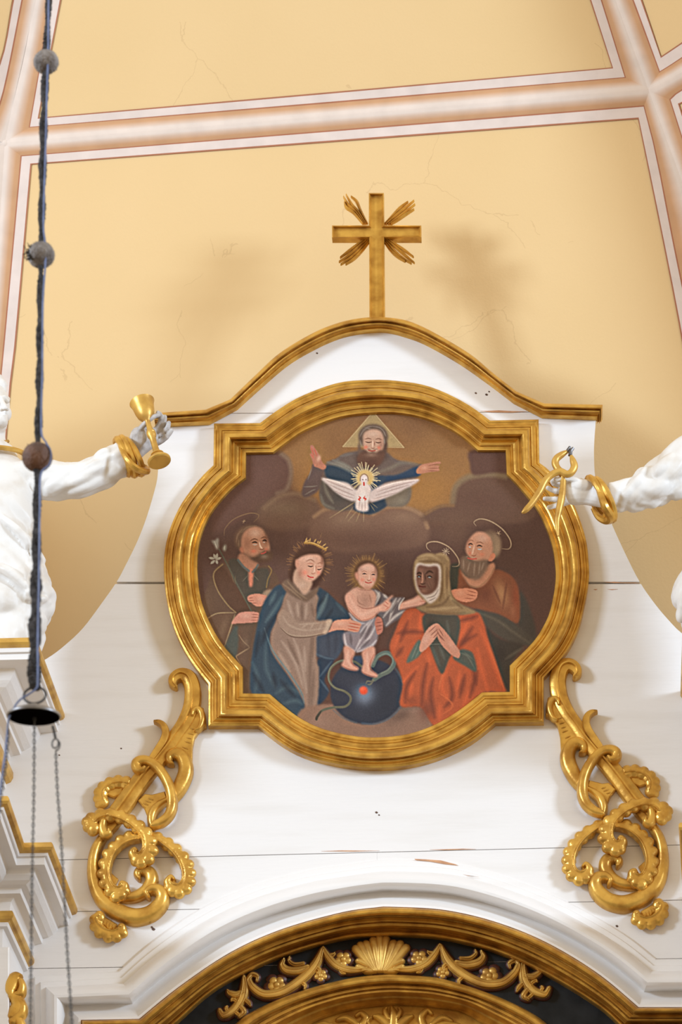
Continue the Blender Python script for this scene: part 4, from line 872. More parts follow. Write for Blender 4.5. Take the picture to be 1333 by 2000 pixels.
# ------------------------------------------------------------------ gilded cross on the cornice
CR = thing('altar_cross', U(737, 619, -.03), 'small gilded wooden cross with four ray bundles standing on the cornice top', 'cross')
def z_(pts, x, y, s): p = np.array(pts, float); q = p.copy(); q[:, 0] = x+p[:, 0]/s; q[:, 1] = y+p[:, 1]/s; return q
cz = lambda pts: z_(pts, 620, 360, 5.554)
oc = cz([(559, 93), (724, 93), (727, 445), (1130, 445), (1130, 577), (728, 577), (735, 1450), (566, 1450), (563, 577), (160, 577), (160, 445), (560, 445)])
icr = cz([(588, 121), (697, 121), (700, 470), (1102, 471), (1102, 556), (702, 561), (706, 1450), (595, 1450), (590, 561), (188, 571), (188, 471), (586, 470)])
cb = MB()
pr = [(0, -.030), (.1, -.036), (.35, -.039), (.55, -.036), (.68, -.028), (.86, -.026), (1, -.022)]
rows = []
p = U(oc[:, 0], oc[:, 1], -.030); p[:, 1] = .012; rows.append(p)
for t, Y in pr:
    q = oc*(1-t)+icr*t; rows.append(U(q[:, 0], q[:, 1], Y))
P = np.array(rows).transpose(1, 0, 2); cb.grid(P, cu=True)
n = len(oc); cb.add(P[:, -1], [list(range(n))]); cb.add(P[:, 0], [list(range(n))[::-1]])
cb.build('cross_body', GOLD, CR, sharp=25)
RAYS = [[((548, 445), [((497, 438), (400, 320), (320, 262), (296, 206)), ((512, 438), (420, 310), (340, 235), (288, 145)), ((528, 438), (440, 300), (380, 235), (316, 122)), ((545, 435), (470, 290), (425, 190), (370, 145))])],
        [((735, 445), [((732, 440), (800, 370), (900, 262), (985, 203)), ((750, 442), (820, 375), (930, 285), (1050, 190)), ((775, 444), (850, 392), (940, 320), (1060, 230)), ((800, 444), (880, 392), (960, 335), (1050, 284))])],
        [((555, 600), [((548, 592), (440, 660), (340, 735), (252, 805)), ((554, 602), (450, 685), (350, 775), (240, 852)), ((558, 620), (470, 712), (370, 800), (258, 880)), ((560, 640), (490, 725), (400, 815), (312, 878))])],
        [((735, 600), [((750, 600), (850, 660), (950, 725), (1045, 798)), ((742, 608), (850, 690), (950, 775), (1055, 862)), ((738, 620), (820, 710), (900, 790), (1022, 868)), ((735, 640), (800, 725), (870, 790), (955, 848))])]]
for grp in RAYS:
    rb = MB()
    for _, fl_ in grp:
        for k, f in enumerate(fl_):
            q = cz(f); strand(rb, [(q[0][0], q[0][1], 1.6), (q[1][0], q[1][1], 2.6), (q[2][0], q[2][1], 3.0), (q[3][0], q[3][1], 1.3)], .0, .018, 4, prof=[(-1, 0), (-1, .5), (0, 1), (1, .5), (1, 0)])
    rb.build('ray_bundle', GOLD, CR, sharp=30)

# ------------------------------------------------------------------ carved scroll ornaments
za = lambda l: [(150+x/4.76, 1290+y/4.76) for x, y in l]
zb = lambda l: [(150+x/4.76, 1560+y/4.76) for x, y in l]
A_ = np.array([(345, 1311), (301, 1414), (160, 1607), (174.6, 1799.5), (228, 1843.6), (384, 1712), (404, 1424)], float)
B_ = np.array([(1120, 1286), (1165, 1389), (1315, 1590), (1308, 1774), (1256, 1820), (1094, 1680), (1072, 1417)], float)
Mx, *_ = np.linalg.lstsq(np.concatenate([A_, np.ones((len(A_), 1))], 1), B_, rcond=None)
def TRI(p): p = np.asarray(p, float); return np.concatenate([p, np.ones((len(p), 1))], 1)@Mx
def ornament(T, label):
    base = (250, 1660) if T is None else TRI([(250, 1660)])[0]
    O = thing('scroll_ornament', U(base[0], base[1], 0), label, 'carving', 'carved gilt scrolls beside the painting')
    def tf(l): l = np.array(l, float); return l if T is None else T(l)
    def st(name, pts, Y0=0, h=.034, prof=ROUND, lob=None, lr=9.5, ridge=0, extra=()):
        mb = MB(); Y0 *= 1.35; h *= 1.38
        if lob is not None:                       # core band narrowed toward the inner side, lobes outside
            q = np.array(pts, float); t = np.gradient(q[:, :2], axis=0); t /= np.linalg.norm(t, axis=1)[:, None]+1e-9
            nn = np.stack([-t[:, 1], t[:, 0]], 1); L_ = np.array(lob, float); sd = 0
            for (x, y) in L_:
                k = np.argmin(np.hypot(q[:, 0]-x, q[:, 1]-y)); sd += np.sign((np.array([x, y])-q[k, :2])@nn[k])
            sd = np.sign(sd) or 1
            q2 = q.copy(); q2[:, :2] -= nn*(sd*.14*q[:, 2])[:, None]; q2[:, 2] *= .86
            strand(mb, q2, Y0, h*.90, 6, prof, T)
            rg_ = q.copy(); rg_[:, :2] -= nn*(sd*.80*q[:, 2])[:, None]; rg_[:, 2] = np.maximum(q[:, 2]*.2, 1.2)
            strand(mb, rg_, Y0, h*1.02, 6, prof, T)
            lobes(mb, lob, pts, Y0, h, lr, T); lob = None
        else: strand(mb, pts, Y0, h, 6, prof, T)
        for e in extra: strand(mb, e, Y0, h, 6, prof, T)
        o_ = mb.build(name, GOLD, O, sharp=50)
        if name == 'shell_scroll': remesh(o_, .0024, 1)
        return o_
    def pl(name, poly, Y0, h, ticks=()):
        h *= 1.3
        mb = MB(); plate(mb, tf(poly), Y0, h, .004)
        for a, b in ticks:
            q = tf([a, b]); W = U(q[:, 0], q[:, 1], Y0-h); mb.tube(np.array([W[0], (W[0]+W[1])/2-np.array([0, .003, 0]), W[1]]), .0022, 5)
        return mb.build(name, GOLD, O, sharp=30)
    # back panels
    pl('leaf_panel', za([(1185, 470), (1205, 560), (1212, 640), (1150, 668), (1100, 740), (1082, 830), (1078, 1000), (1040, 1010), (960, 860), (880, 850), (930, 760), (1010, 640), (1070, 530), (1085, 450), (1120, 432)]), 0, .022,
       [(za([(1058, 628)])[0], za([(1100, 645)])[0]), (za([(1035, 672)])[0], za([(1085, 690)])[0]), (za([(1025, 715)])[0], za([(1068, 730)])[0]), (za([(1008, 748)])[0], za([(1060, 770)])[0]), (za([(985, 800)])[0], za([(1035, 825)])[0]), (za([(965, 848)])[0], za([(1012, 872)])[0])])
    pl('fan_panel', za([(575, 1325), (640, 1262), (700, 1270), (760, 1255), (825, 1238), (845, 1300), (760, 1340), (705, 1410), (668, 1490), (630, 1390)]), 0, .02,
       [(za([(610, 1350)])[0], za([(640, 1370)])[0]), (za([(620, 1325)])[0], za([(665, 1345)])[0]), (za([(640, 1300)])[0], za([(690, 1322)])[0]), (za([(670, 1280)])[0], za([(710, 1298)])[0])])
    pl('link_panel', za([(250, 1265), (300, 1195), (350, 1183), (440, 1195), (420, 1265), (350, 1292), (290, 1270)]), 0, .016)
    pl('leaf_panel', zb([(310, 690), (390, 760), (360, 830), (310, 810)]), 0, .014)
    pl('fan_panel', zb([(245, 1100), (385, 1185), (360, 1240), (300, 1235), (240, 1180)]), 0, .016, [(zb([(262+k*26, 1130+k*15)])[0], zb([(250+k*26, 1165+k*15)])[0]) for k in range(5)])
    # stem with hooked head
    st('stem', [(345, 1348, 4), (339, 1340, 8), (342, 1329, 11), (354, 1322, 13), (368, 1327, 15), (376, 1343, 15.5), (378, 1365, 16), (374, 1390, 16), (362, 1417, 15), (346, 1440, 14), (328, 1466, 15), (304, 1496, 16), (284, 1519, 17), (262, 1548, 17.5), (238, 1582, 18), (216, 1612, 17), (205, 1632, 12)], 0, .036, RIDGE)
    st('ear_scroll', [(377, 1401, 3.5), (379, 1393, 5), (386, 1388, 6.5), (393, 1394, 7), (396, 1406, 7), (394, 1418, 6.5), (389, 1428, 5), (382, 1431, 3.5)], -.012, .022)
    st('leaf_tip', [(302, 1414.5, 1.2), (312, 1416, 4.5), (321, 1423, 6.5), (325, 1436, 7.5), (321, 1452, 8), (310, 1470, 8), (299, 1486, 7), (288, 1500, 4)], -.008, .026, FLAT)
    st('volute', [(339, 1497, 3.5), (332, 1493, 7), (331, 1482, 10), (342, 1475, 12), (355, 1480, 13), (363, 1495, 14), (363, 1513, 15), (356, 1532, 15), (346, 1550, 14), (337, 1564, 11)], -.004, .028)
    st('strap', [(284, 1503, 4), (278, 1508, 7), (269, 1504, 9.5), (267, 1494, 10), (277, 1488, 10), (292, 1490, 9.5), (307, 1500, 9.5), (320, 1516, 9.5), (330, 1535, 10), (336, 1556, 10), (337, 1577, 10.5), (331, 1595, 10), (318, 1608, 9.5), (305, 1614, 8), (297, 1618, 5)], -.024, .026)
    st('strap', [(328, 1567, 5), (315, 1574, 7.5), (303, 1584, 9), (297, 1598, 9), (297, 1612, 7.5), (300, 1622, 5)], -.006, .026)
    st('shell_scroll', [(254, 1530, 7), (240, 1527, 8.5), (222, 1528, 9), (206, 1536, 9), (197, 1549, 9), (196, 1563, 9.5), (201, 1574, 9), (207, 1570, 5), (208, 1564, 3)], -.004, .026,
       lob=za([(465, 1100), (385, 1090), (295, 1112), (228, 1155), (188, 1215), (182, 1285), (200, 1345)]), lr=9.5, ridge=-1)
    # lower rosette of scrolls, from the back forward
    st('outer_scroll', [(206, 1632, 8), (198, 1645, 9), (188, 1665, 10.5), (183, 1690, 11), (184, 1718, 12), (192, 1746, 13), (208, 1768, 14.5), (234, 1785, 16), (264, 1794, 16.5), (292, 1789, 16), (312, 1773, 15), (319, 1756, 13), (312, 1743, 11.5), (298, 1741, 10), (288, 1749, 7), (292, 1758, 4)], 0, .034)
    st('inner_volute', [(236, 1756, 9), (250, 1756, 10), (268, 1753, 11), (286, 1742, 12), (297, 1724, 12.5), (294, 1708, 12), (280, 1702, 11), (270, 1710, 8.5), (273, 1721, 4)], 0, .028)
    st('shell_scroll', [(297, 1633, 8), (303, 1636, 9), (322, 1646, 11), (342, 1661, 11.5), (357, 1679, 12), (366, 1699, 12), (368, 1720, 12), (361, 1737, 12), (346, 1744, 12), (332, 1738, 11), (327, 1726, 9), (335, 1716, 6), (343, 1722, 3)], -.006, .03,
       lob=zb([(765, 340), (860, 390), (945, 455), (1012, 525), (1060, 605), (1080, 690), (1078, 775), (1040, 855), (960, 905), (880, 885), (838, 830)]), lr=9.5, ridge=1)
    st('shell_scroll', [(276, 1641, 7), (266, 1639, 10), (248, 1643, 11), (231, 1653, 12), (217, 1669, 12), (209, 1688, 12), (206, 1707, 12), (209, 1727, 12), (218, 1743, 12), (232, 1749, 12), (244, 1744, 11), (247, 1733, 8.5), (239, 1728, 5), (234, 1734, 3)], -.012, .032,
       lob=zb([(480, 325), (395, 365), (325, 430), (265, 505), (228, 600), (216, 700), (232, 800), (285, 885), (355, 950), (425, 925), (468, 870)]), lr=9.5, ridge=-1)
    st('drop_scroll', [(203, 1606, 7), (201, 1620, 9), (206, 1632, 10), (214, 1631, 7), (214, 1624, 3)], -.030, .024)
    st('shell_scroll', [(187, 1612, 4), (184, 1606, 8), (194, 1596, 10), (213, 1592, 10.5), (234, 1596, 11), (254, 1605, 11), (272, 1618, 11.5), (286, 1634, 12), (291, 1652, 12.5), (289, 1669, 12.5), (278, 1682, 12), (265, 1681, 11), (258, 1671, 9), (264, 1663, 6), (270, 1667, 3.5)], -.026, .032,
       lob=zb([(75, 215), (90, 275), (140, 320), (115, 165), (210, 120), (320, 118), (420, 132), (515, 178), (600, 235), (668, 300), (718, 395), (732, 490), (690, 585), (605, 625), (540, 600)]), lr=9.8, ridge=1)
    st('shell_scroll', [(194, 1789, 6), (184, 1797, 8), (188, 1813, 9), (201, 1825, 9.5), (218, 1831, 9.5), (233, 1828, 9.5), (242, 1819, 9), (241, 1811, 5.5), (234, 1811, 3)], -.004, .028,
       lob=zb([(205, 1070), (148, 1112), (150, 1195), (200, 1268), (288, 1312), (380, 1310), (445, 1262)]), lr=9, ridge=1)
    return O
ornament(None, 'carved gilt scroll ornament on the white boards left of the painting')
ornament(TRI, 'carved gilt scroll ornament on the white boards right of the painting')

# ------------------------------------------------------------------ arch below: mouldings, black frieze, carving
AR = thing('arch_surround', U(740, 1990, 0), 'moulded arch below the painting, white outside and gilt inside around a black frieze', 'arch')
WO = [[(67, 2080), (67, 1907)], [(67, 1907), (232, 1897)], [(232, 1897), (300, 1837), (400, 1770), (500, 1727), (600, 1700), (667, 1690), (737, 1680), (792, 1679), (860, 1682), (917, 1691), (1017, 1722), (1117, 1765), (1217, 1822), (1282, 1873)], [(1282, 1873), (1420, 1872)]]
WI = [[(158, 2080), (158, 1992)], [(158, 1992), (272, 1990)], [(272, 1990), (350, 1927), (450, 1860), (550, 1815), (667, 1782), (737, 1772), (767, 1771), (867, 1777), (967, 1800), (1067, 1840), (1167, 1900), (1248, 1967)], [(1248, 1967), (1420, 1967)]]
wo, wi = match(WO, WI, [5, 6, 70, 6])
am = MB()
wp = [(0, -.012), (.02, -.018), (.10, -.020), (.13, -.021), (.14, -.034), (.19, -.036), (.23, -.036)]
for k in range(11):
    a = math.pi*k/10*.93; wp.append((.25+.40*(1-math.cos(a))/2, -.036-.088*math.sin(a)))
wp += [(.68, -.036), (.74, -.040), (.80, -.056), (.86, -.084), (.92, -.122), (.95, -.142), (1, -.144)]
moulding(am, wo, wi, wp, back=.0)
am.build('white_moulding', WHITE, AR, sharp=32)
GO = WI
GI = [[(232, 2080), (232, 2040)], [(232, 2040), (300, 2036)], [(300, 2036), (345, 2000), (400, 1950), (450, 1917), (550, 1870), (667, 1836), (742, 1829), (790, 1829), (867, 1835), (967, 1860), (1067, 1905), (1167, 1966), (1214, 2008)], [(1214, 2008), (1420, 2008)]]
go, gi = match(GO, GI, [5, 6, 70, 6])
gm = MB()
gp = [(0, -.142)]
for k in range(9):
    a = math.pi*k/8; gp.append((.02+.26*(1-math.cos(a))/2, -.140-.030*math.sin(a)))
gp += [(.30, -.108), (.34, -.106), (.36, -.118), (.46, -.120), (.50, -.116), (.52, -.100), (.54, -.098), (.56, -.106), (.64, -.102), (.70, -.060), (.76, -.034), (.80, -.030)]
for k in range(6):
    a = math.pi*k/5; gp.append((.82+.16*(1-math.cos(a))/2, -.026-.022*math.sin(a)))
gp += [(1, -.006)]
moulding(gm, go, gi, gp, backin=.02)
gm.build('gilt_moulding', GOLD2, AR, sharp=30)
chip([(810, 1677.5), (832, 1678.5), (862, 1680.5), (890, 1688), (896, 1690.5), (870, 1688), (840, 1682.5), (812, 1680)], -.020, AR)
chip([(905, 1708), (925, 1712), (936, 1713), (915, 1711)], -.045, AR)
fz = MB(); plate(fz, [(225, 2085), (225, 2030), (300, 2026), (345, 1988), (400, 1940), (450, 1907), (550, 1862), (667, 1828), (742, 1820), (867, 1826), (967, 1850), (1067, 1895), (1167, 1955), (1220, 2000), (1400, 2000), (1400, 2085), (1120, 2085), (1070, 2020), (1035, 1990), (965, 1956), (867, 1924), (800, 1917), (742, 1916), (667, 1926), (580, 1952), (505, 1986), (470, 2012), (395, 2085)], .018, .012, .001)
fz.build('frieze', BLACK, AR, smooth=False)
IO = [[(380, 2080), (460, 2000), (500, 1972), (575, 1940), (667, 1914), (742, 1904), (800, 1905), (867, 1912), (967, 1944), (1042, 1980), (1085, 2016), (1140, 2080)]]
II = [[(470, 2080), (600, 2004), (662, 1979), (710, 1969), (756, 1964), (800, 1964), (850, 1968), (900, 1976), (945, 2000), (1010, 2035), (1040, 2060), (1060, 2080)]]
io, ii = match(IO, II, [70])
im = MB()
ip = [(0, -.03)]
for k in range(9):
    a = math.pi*k/8; ip.append((.02+.26*(1-math.cos(a))/2, -.060-.030*math.sin(a)))
ip += [(.30, -.045), (.33, -.045), (.35, -.056), (.43, -.056), (.46, -.040), (.48, -.040), (.50, -.048), (.56, -.046), (.60, -.020), (.66, .005), (.70, .02), (.76, .024), (.82, .040), (.90, .052), (.94, .05), (1, .06)]
moulding(im, io, ii, ip, back=.018)
im.build('inner_gilt_moulding', GOLD2, AR, sharp=30)
ty = MB(); plate(ty, [(440, 2090), (590, 2000), (660, 1972), (756, 1955), (850, 1960), (905, 1970), (960, 2000), (1070, 2090)], .085, .015, .001)
ty.build('carved_panel', GOLD2, AR, smooth=False)
zc = lambda l: [(400+p[0]/2.666, 1780+p[1]/2.666)+tuple(x/2.666/2*1.3 for x in p[2:]) for p in l]
def GT(p):
    p = np.asarray(p, float); q = p.copy(); d = 743-p[:, 0]
    q[:, 0] = 743+d*1.055; q[:, 1] = p[:, 1]-26*(d/243)**2; return q
def carve(name, items, flowers=(), T=None, Yb=.006, h=.026, under=True):
    mb = MB()
    for it in items:
        q = zc(it)
        strand(mb, q, Yb, h, 5, ROUND, T, mi=0)
        if under: strand(mb, [(x, y, w_*1.0+3.2) for x, y, w_ in q], Yb, h*.55, 5, ROUND, T, mi=1)
        qq = np.array(q)
        for sd in (-.45, .45):      # incised veins stand up as thin ribs
            t = np.gradient(qq[:, :2], axis=0); t /= np.linalg.norm(t, axis=1)[:, None]+1e-9
            o_ = qq[:, :2]+np.stack([-t[:, 1], t[:, 0]], 1)*(qq[:, 2]*sd)[:, None]
            strand(mb, np.concatenate([o_, np.full((len(qq), 1), 1.0)], 1), Yb-h*.7, h*.4, 5, ROUND, T, mi=0)
    o = mb.build(name, [GOLDM, BOLE], AR, sharp=50)
    for fx, fy, fr in flowers:
        fb = MB(); cx, cy = 400+fx/2.666, 1780+fy/2.666; r = fr/2.666
        for k in range(5):
            a = 2*math.pi*k/5+.3; px, py = cx+r*.62*math.cos(a), cy+r*.55*math.sin(a)
            (tx, ty_), = (np.array([(px, py)]) if T is None else T([(px, py)]))
            fb.ball(U(tx, ty_, Yb-h*.3), (r*.50/500, h*.36, r*.46/500), nu=10, nv=6, mi=1)
            px, py = cx+r*.45*math.cos(a), cy+r*.4*math.sin(a); (tx, ty_), = (np.array([(px, py)]) if T is None else T([(px, py)]))
            fb.ball(U(tx, ty_, Yb-h*.45), (r*.36/500, h*.36, r*.33/500), nu=8, nv=6, mi=0)
        (tx, ty_), = (np.array([(cx, cy)]) if T is None else T([(cx, cy)]))
        fb.ball(U(tx, ty_, Yb-h*.6), (r*.28/500, h*.4, r*.28/500), nu=10, nv=6, mi=0)
        fb.build('carved_flower', [GOLDM, BOLE], AR, sharp=50)
sw1 = [(850, 305, 14), (760, 312, 30), (690, 290, 32), (645, 245, 30), (618, 195, 12)]
sw2 = [(615, 200, 16), (590, 265, 38), (545, 325, 42), (470, 388, 40), (390, 430, 40), (310, 438, 36), (255, 405, 32), (232, 365, 26), (248, 335, 20), (275, 345, 18), (272, 366, 10)]
tail = [(205, 345, 14), (210, 390, 34), (202, 440, 42), (178, 490, 40), (145, 525, 36), (100, 548, 30), (78, 520, 18)]
lf1 = [(205, 420, 18), (165, 440, 28), (130, 430, 22), (120, 418, 10)]
lf2 = [(540, 292, 14), (490, 315, 34), (430, 312, 36), (405, 285, 26), (415, 255, 10)]
lf3 = [(520, 275, 8), (470, 282, 14), (440, 262, 12), (445, 245, 6)]
lf4 = [(185, 500, 20), (205, 530, 26), (180, 555, 12)]
lfs = [[(175, 478, 12), (150, 462, 18), (138, 468, 6)], [(200, 455, 14), (228, 478, 20), (240, 496, 6)], [(130, 535, 12), (112, 512, 16), (120, 500, 5)], [(150, 520, 14), (175, 540, 18), (192, 545, 5)],
       [(575, 290, 14), (600, 310, 18), (598, 330, 5)], [(500, 372, 14), (525, 392, 18), (520, 408, 5)], [(430, 415, 12), (440, 395, 16), (455, 385, 5)], [(640, 235, 12), (668, 232, 16), (680, 222, 5)], [(700, 295, 12), (715, 322, 16), (735, 326, 5)]]
for T in (None, GT):
    for lf in lfs: carve('carved_leaf', [lf], (), T, h=.022)
    carve('carved_garland', [sw1, sw2, tail, lf1, lf2, lf3, lf4], [(375, 382, 62), (605, 335, 46), (722, 250, 56)], T)
sh = MB()
for k, (tx, ty_) in enumerate([(787, 200), (812, 182), (842, 175), (880, 155), (912, 138), (945, 148), (985, 172), (1020, 175), (1052, 195)]):
    b0 = (915+(tx-915)*.25, 322)
    q = zc([(b0[0], b0[1], 14), ((b0[0]+tx)/2, (b0[1]+ty_)/2, 28), (tx, ty_, 34)])
    strand(sh, q, .006, .03, 4, ROUND, mi=0); strand(sh, [(x, y, w_+2.6) for x, y, w_ in q], .006, .016, 4, ROUND, mi=1)
for k in range(2):
    s_ = -1 if k == 0 else 1
    for yy in (265, 295):
        strand(sh, zc([(915+s_*20, 318, 20), (915+s_*70, yy+20, 26), (915+s_*118, yy, 22)]), .006, .028, 4, ROUND)
sh.build('carved_shell', [GOLDM, BOLE], AR, sharp=50)
lv = MB()
for it in [[(985, 600, 40), (985, 540, 34), (975, 505, 16)], [(960, 600, 30), (915, 560, 34), (880, 552, 14)], [(1010, 600, 30), (1050, 565, 34), (1085, 552, 14)], [(960, 570, 20), (940, 525, 24), (948, 508, 12)], [(1005, 560, 20), (1020, 525, 22), (1012, 508, 10)],
           [(820, 600, 34), (840, 560, 30), (815, 535, 22), (790, 550, 14)], [(800, 600, 24), (740, 560, 28), (690, 572, 16)], [(1140, 600, 34), (1130, 555, 30), (1160, 520, 22), (1185, 540, 14)], [(1180, 600, 24), (1240, 560, 28), (1290, 580, 16)], [(860, 600, 14), (850, 575, 16), (870, 560, 10)], [(1215, 600, 20), (1260, 590, 24), (1330, 600, 16)], [(660, 600, 22), (620, 590, 20), (580, 600, 12)]]:
    strand(lv, zc(it), .070, .022, 5, ROUND)
lv.build('carved_leaves', GOLD2, AR, sharp=50)

# ------------------------------------------------------------------ pedestals and entablatures at both sides
def solveY(px, py, z):
    a, b = -3.0, 1.0
    for _ in range(60):
        m = (a+b)/2
        if (U(px, py, m)[2]-z) > 0: b = m
        else: a = m
    return (a+b)/2
def stepped(name, prof_px, corners, mats, parent, lipk=1, topclose=True):
    """mouldings with a broken plan: prof_px = back silhouette on the board plane; corners = (px, Y) of the lip along its path"""
    pr = np.array([(a, b) for a, b, *_ in prof_px], float); mi = [m[2] for m in prof_px]
    B = U(pr[:, 0], pr[:, 1], 0.0)
    xl = B[lipk, 0]
    cols = []
    cols.append(B)
    for k, (X, Y, sgx, sgy) in enumerate(corners):
        d = xl-B[:, 0]                       # how far each line is set back from the lip
        V = B.copy(); V[:, 0] = X-d*sgx; V[:, 1] = Y+d*sgy*(1 if True else 0); 
        cols.append(V)
    cols = np.array(cols)                    # path x profile
    mb = MB()
    for j in range(len(pr)-1):
        mb.grid(cols[:, j:j+2], mi=mi[j])
    if topclose: mb.add(cols[:, 0], [list(range(len(cols)))])
    return mb.build(name, mats, parent, sharp=35)
def roll(p0, p1, out, n=5, m=1):
    p0, p1 = np.array(p0, float), np.array(p1, float); c = (p0+p1)/2; v = (p1-p0)/2
    o = np.array(out, float); r = []
    for k in range(n+1):
        a = math.pi*k/n; r.append((*(c-v*math.cos(a)+o*math.sin(a)), m))
    return r
# left pedestal cap (carries the statue)
capz = U(126, 1398, 0)[2]; Yc = solveY(72, 1250, capz); Xc = U(72, 1250, Yc)[0]
xl = U(127, 1398, 0)[0]
lcap = [(40, 1389, 0)]+roll((119, 1390), (119, 1407), (8, 0))+[(117, 1408, 0), (117, 1416, 0), (112, 1417, 0), (112, 1421, 0), (113, 1422, 0), (113, 1429, 0), (104, 1430, 0), (80, 1432, 0), (77, 1440, 0), (70, 1450, 0), (60, 1459, 0), (48, 1466, 0), (42, 1468, 0), (40, 1474, 0), (27, 1476, 0), (21, 1479, 0), (16, 1486, 0), (15, 1494, 0)]+roll((15, 1498), (14, 1531), (12, 0))+[(12, 1532, 0), (11, 1541, 0), (6, 1543, 0), (4, 1700, 0)]
PL = thing('statue_pedestal', U(-60, 1700, -.4), 'white moulded pedestal with gilt edges under the statue holding a chalice', 'pedestal')
stepped('pedestal_cap', lcap, [(Xc, Yc, 1, 1), (Xc-1.0, Yc, 1, 1)], [WHITE, GOLDM], PL, lipk=3)
# left entablature, breaks forward toward the left
Ye = solveY(103, 1650, U(151, 1777, 0)[2]); Xe = U(103, 1650, Ye)[0]
Xi = U(48, 1650, Ye)[0]; Yf = solveY(10, 1560, U(151, 1777, 0)[2]); Xf = U(10, 1560, Yf)[0]
lent = [(20, 1768, 0)]+roll((144, 1769), (144, 1787), (8, 0))+[(141, 1788, 0), (139, 1793, 0), (135, 1793, 0), (134, 1797, 0), (134, 1808, 0), (118, 1808, 0), (114, 1811, 0), (112, 1818, 0), (104, 1826, 0), (95, 1831, 0), (84, 1833, 0), (82, 1843, 0), (68, 1846, 0), (62, 1852, 0), (60, 1862, 0)]+roll((60, 1868), (59, 1887), (8, 0))+[(56, 1889, 0), (54, 1896, 0), (46, 1898, 0), (44, 1904, 0), (42, 2100, 0)]
EL = thing('entablature', U(20, 2000, -.4), 'white stepped entablature with gilt edges at the lower left of the altar', 'entablature')
stepped('cornice_block', lent, [(Xe, Ye, 1, 1), (Xi, Ye, 1, 1), (Xi-(Xe-Xf)*0+.0, Yf, 1, 1), (Xi-1.2, Yf, 1, 1)], [WHITE, GOLDM], EL, lipk=3)
# small gilt carving on its face
og = MB()
Yg = Ye+.02
zd = lambda l: [(x/5, 1600+y/5, w_/5*1.5) for x, y, w_ in l]
for it in [[(215, 1545, 10), (170, 1560, 40), (125, 1610, 46), (105, 1690, 40), (120, 1740, 22)], [(205, 1590, 20), (225, 1650, 24), (205, 1720, 30), (160, 1735, 20)], [(110, 1740, 24), (160, 1770, 40), (185, 1830, 44), (150, 1900, 44), (115, 1950, 30)], [(185, 1790, 26), (230, 1840, 26), (220, 1910, 30), (170, 1960, 34), (130, 2000, 34)], [(150, 1960, 26), (200, 2000, 30), (215, 2060, 30)]]:
    strand(og, zd(it), Yg, .035, 5, ROUND)
og.build('gilt_carving', GOLD, EL, sharp=50)
pn = MB(); plate(pn, [(-40, 1855), (20, 1855), (20, 2090), (-40, 2090)], Yg+.0, .03, .004); pn.build('panel', WHITE, EL, smooth=False)
# right side, just inside the frame
def mirr(lst, dx, dy): return [(dx-a, b+dy, m) for a, b, m in lst]
rz = U(1330, 1358, 0)[2]; Yr = solveY(1334.5, 1220, rz); Xr = U(1334.5, 1220, Yr)[0]
PR = thing('statue_pedestal', U(1400, 1700, -.4), 'white moulded pedestal under the statue holding pincers at the right edge', 'pedestal')
stepped('pedestal_cap', mirr(lcap, 1456.5, -42), [(Xr, Yr, 1, -1), (Xr+1.0, Yr, 1, -1)], [WHITE, GOLDM], PR, lipk=3)
re = mirr(lent, 1487, -20); rz = U(*re[3][:2], 0)[2]
Yq = solveY(1326.5, 1610, rz); Xq = U(1326.5, 1610, Yq)[0]
ER = thing('entablature', U(1400, 2000, -.4), 'white stepped entablature with gilt lip cut by the lower right frame edge', 'entablature')
stepped('cornice_block', re, [(Xq, Yq, 1, -1), (Xq+1.0, Yq, 1, -1)], [WHITE, GOLDM], ER, lipk=3)

# ------------------------------------------------------------------ statues
YS = -.42
def PT(l, Y=YS): return np.array([U(p[0], p[1], p[2] if len(p) > 2 else Y) for p in l])
def wrinkle(n, amp, k, ph=0, loc=None):
    def f(i, an):
        s = i/n; a = amp if loc is None else amp*loc(s)
        return 1+a*(np.sin(k*s*6.28+2*an+ph)+.6*np.sin(k*1.7*s*6.28-3*an+1.3+ph))
    return f
def sleeve(n, amp, m, k, ph):
    # round folds with sharp valleys winding along the arm
    def f(i, an):
        s = i/n; w_ = ph+k*3.0*s+.9*math.sin(7*s+ph)
        a = amp*(.55+.45*math.sin(9*s+2*ph+1))
        g = np.abs(np.sin(m*an*1.0+w_))**.75*.7+np.abs(np.sin(2*an-1.3*w_+1.0))**.8*.4
        return 1+a*(g-.55)
    return f
def fingers(mb, chains, r):
    for ch in chains:
        c = catmull(PT(ch), 5); n = len(c)
        mb.tube(c, np.linspace(1.12, .8, n)*r, 9); mb.ball(c[-1], r*.8, nu=9, nv=7); mb.ball(c[0], r*1.15, nu=9, nv=7)
        k = n//2; mb.ball(c[k], r*1.08, nu=9, nv=7)
def cuff(mb, c, ax1, ax2, r, n=30, shear=0):
    t = np.arange(n)/n*2*math.pi
    pts = np.array(c)+np.cos(t)[:, None]*np.array(ax1)+np.sin(t)[:, None]*np.array(ax2)
    mb.tube(pts, r, 8, closed=True)
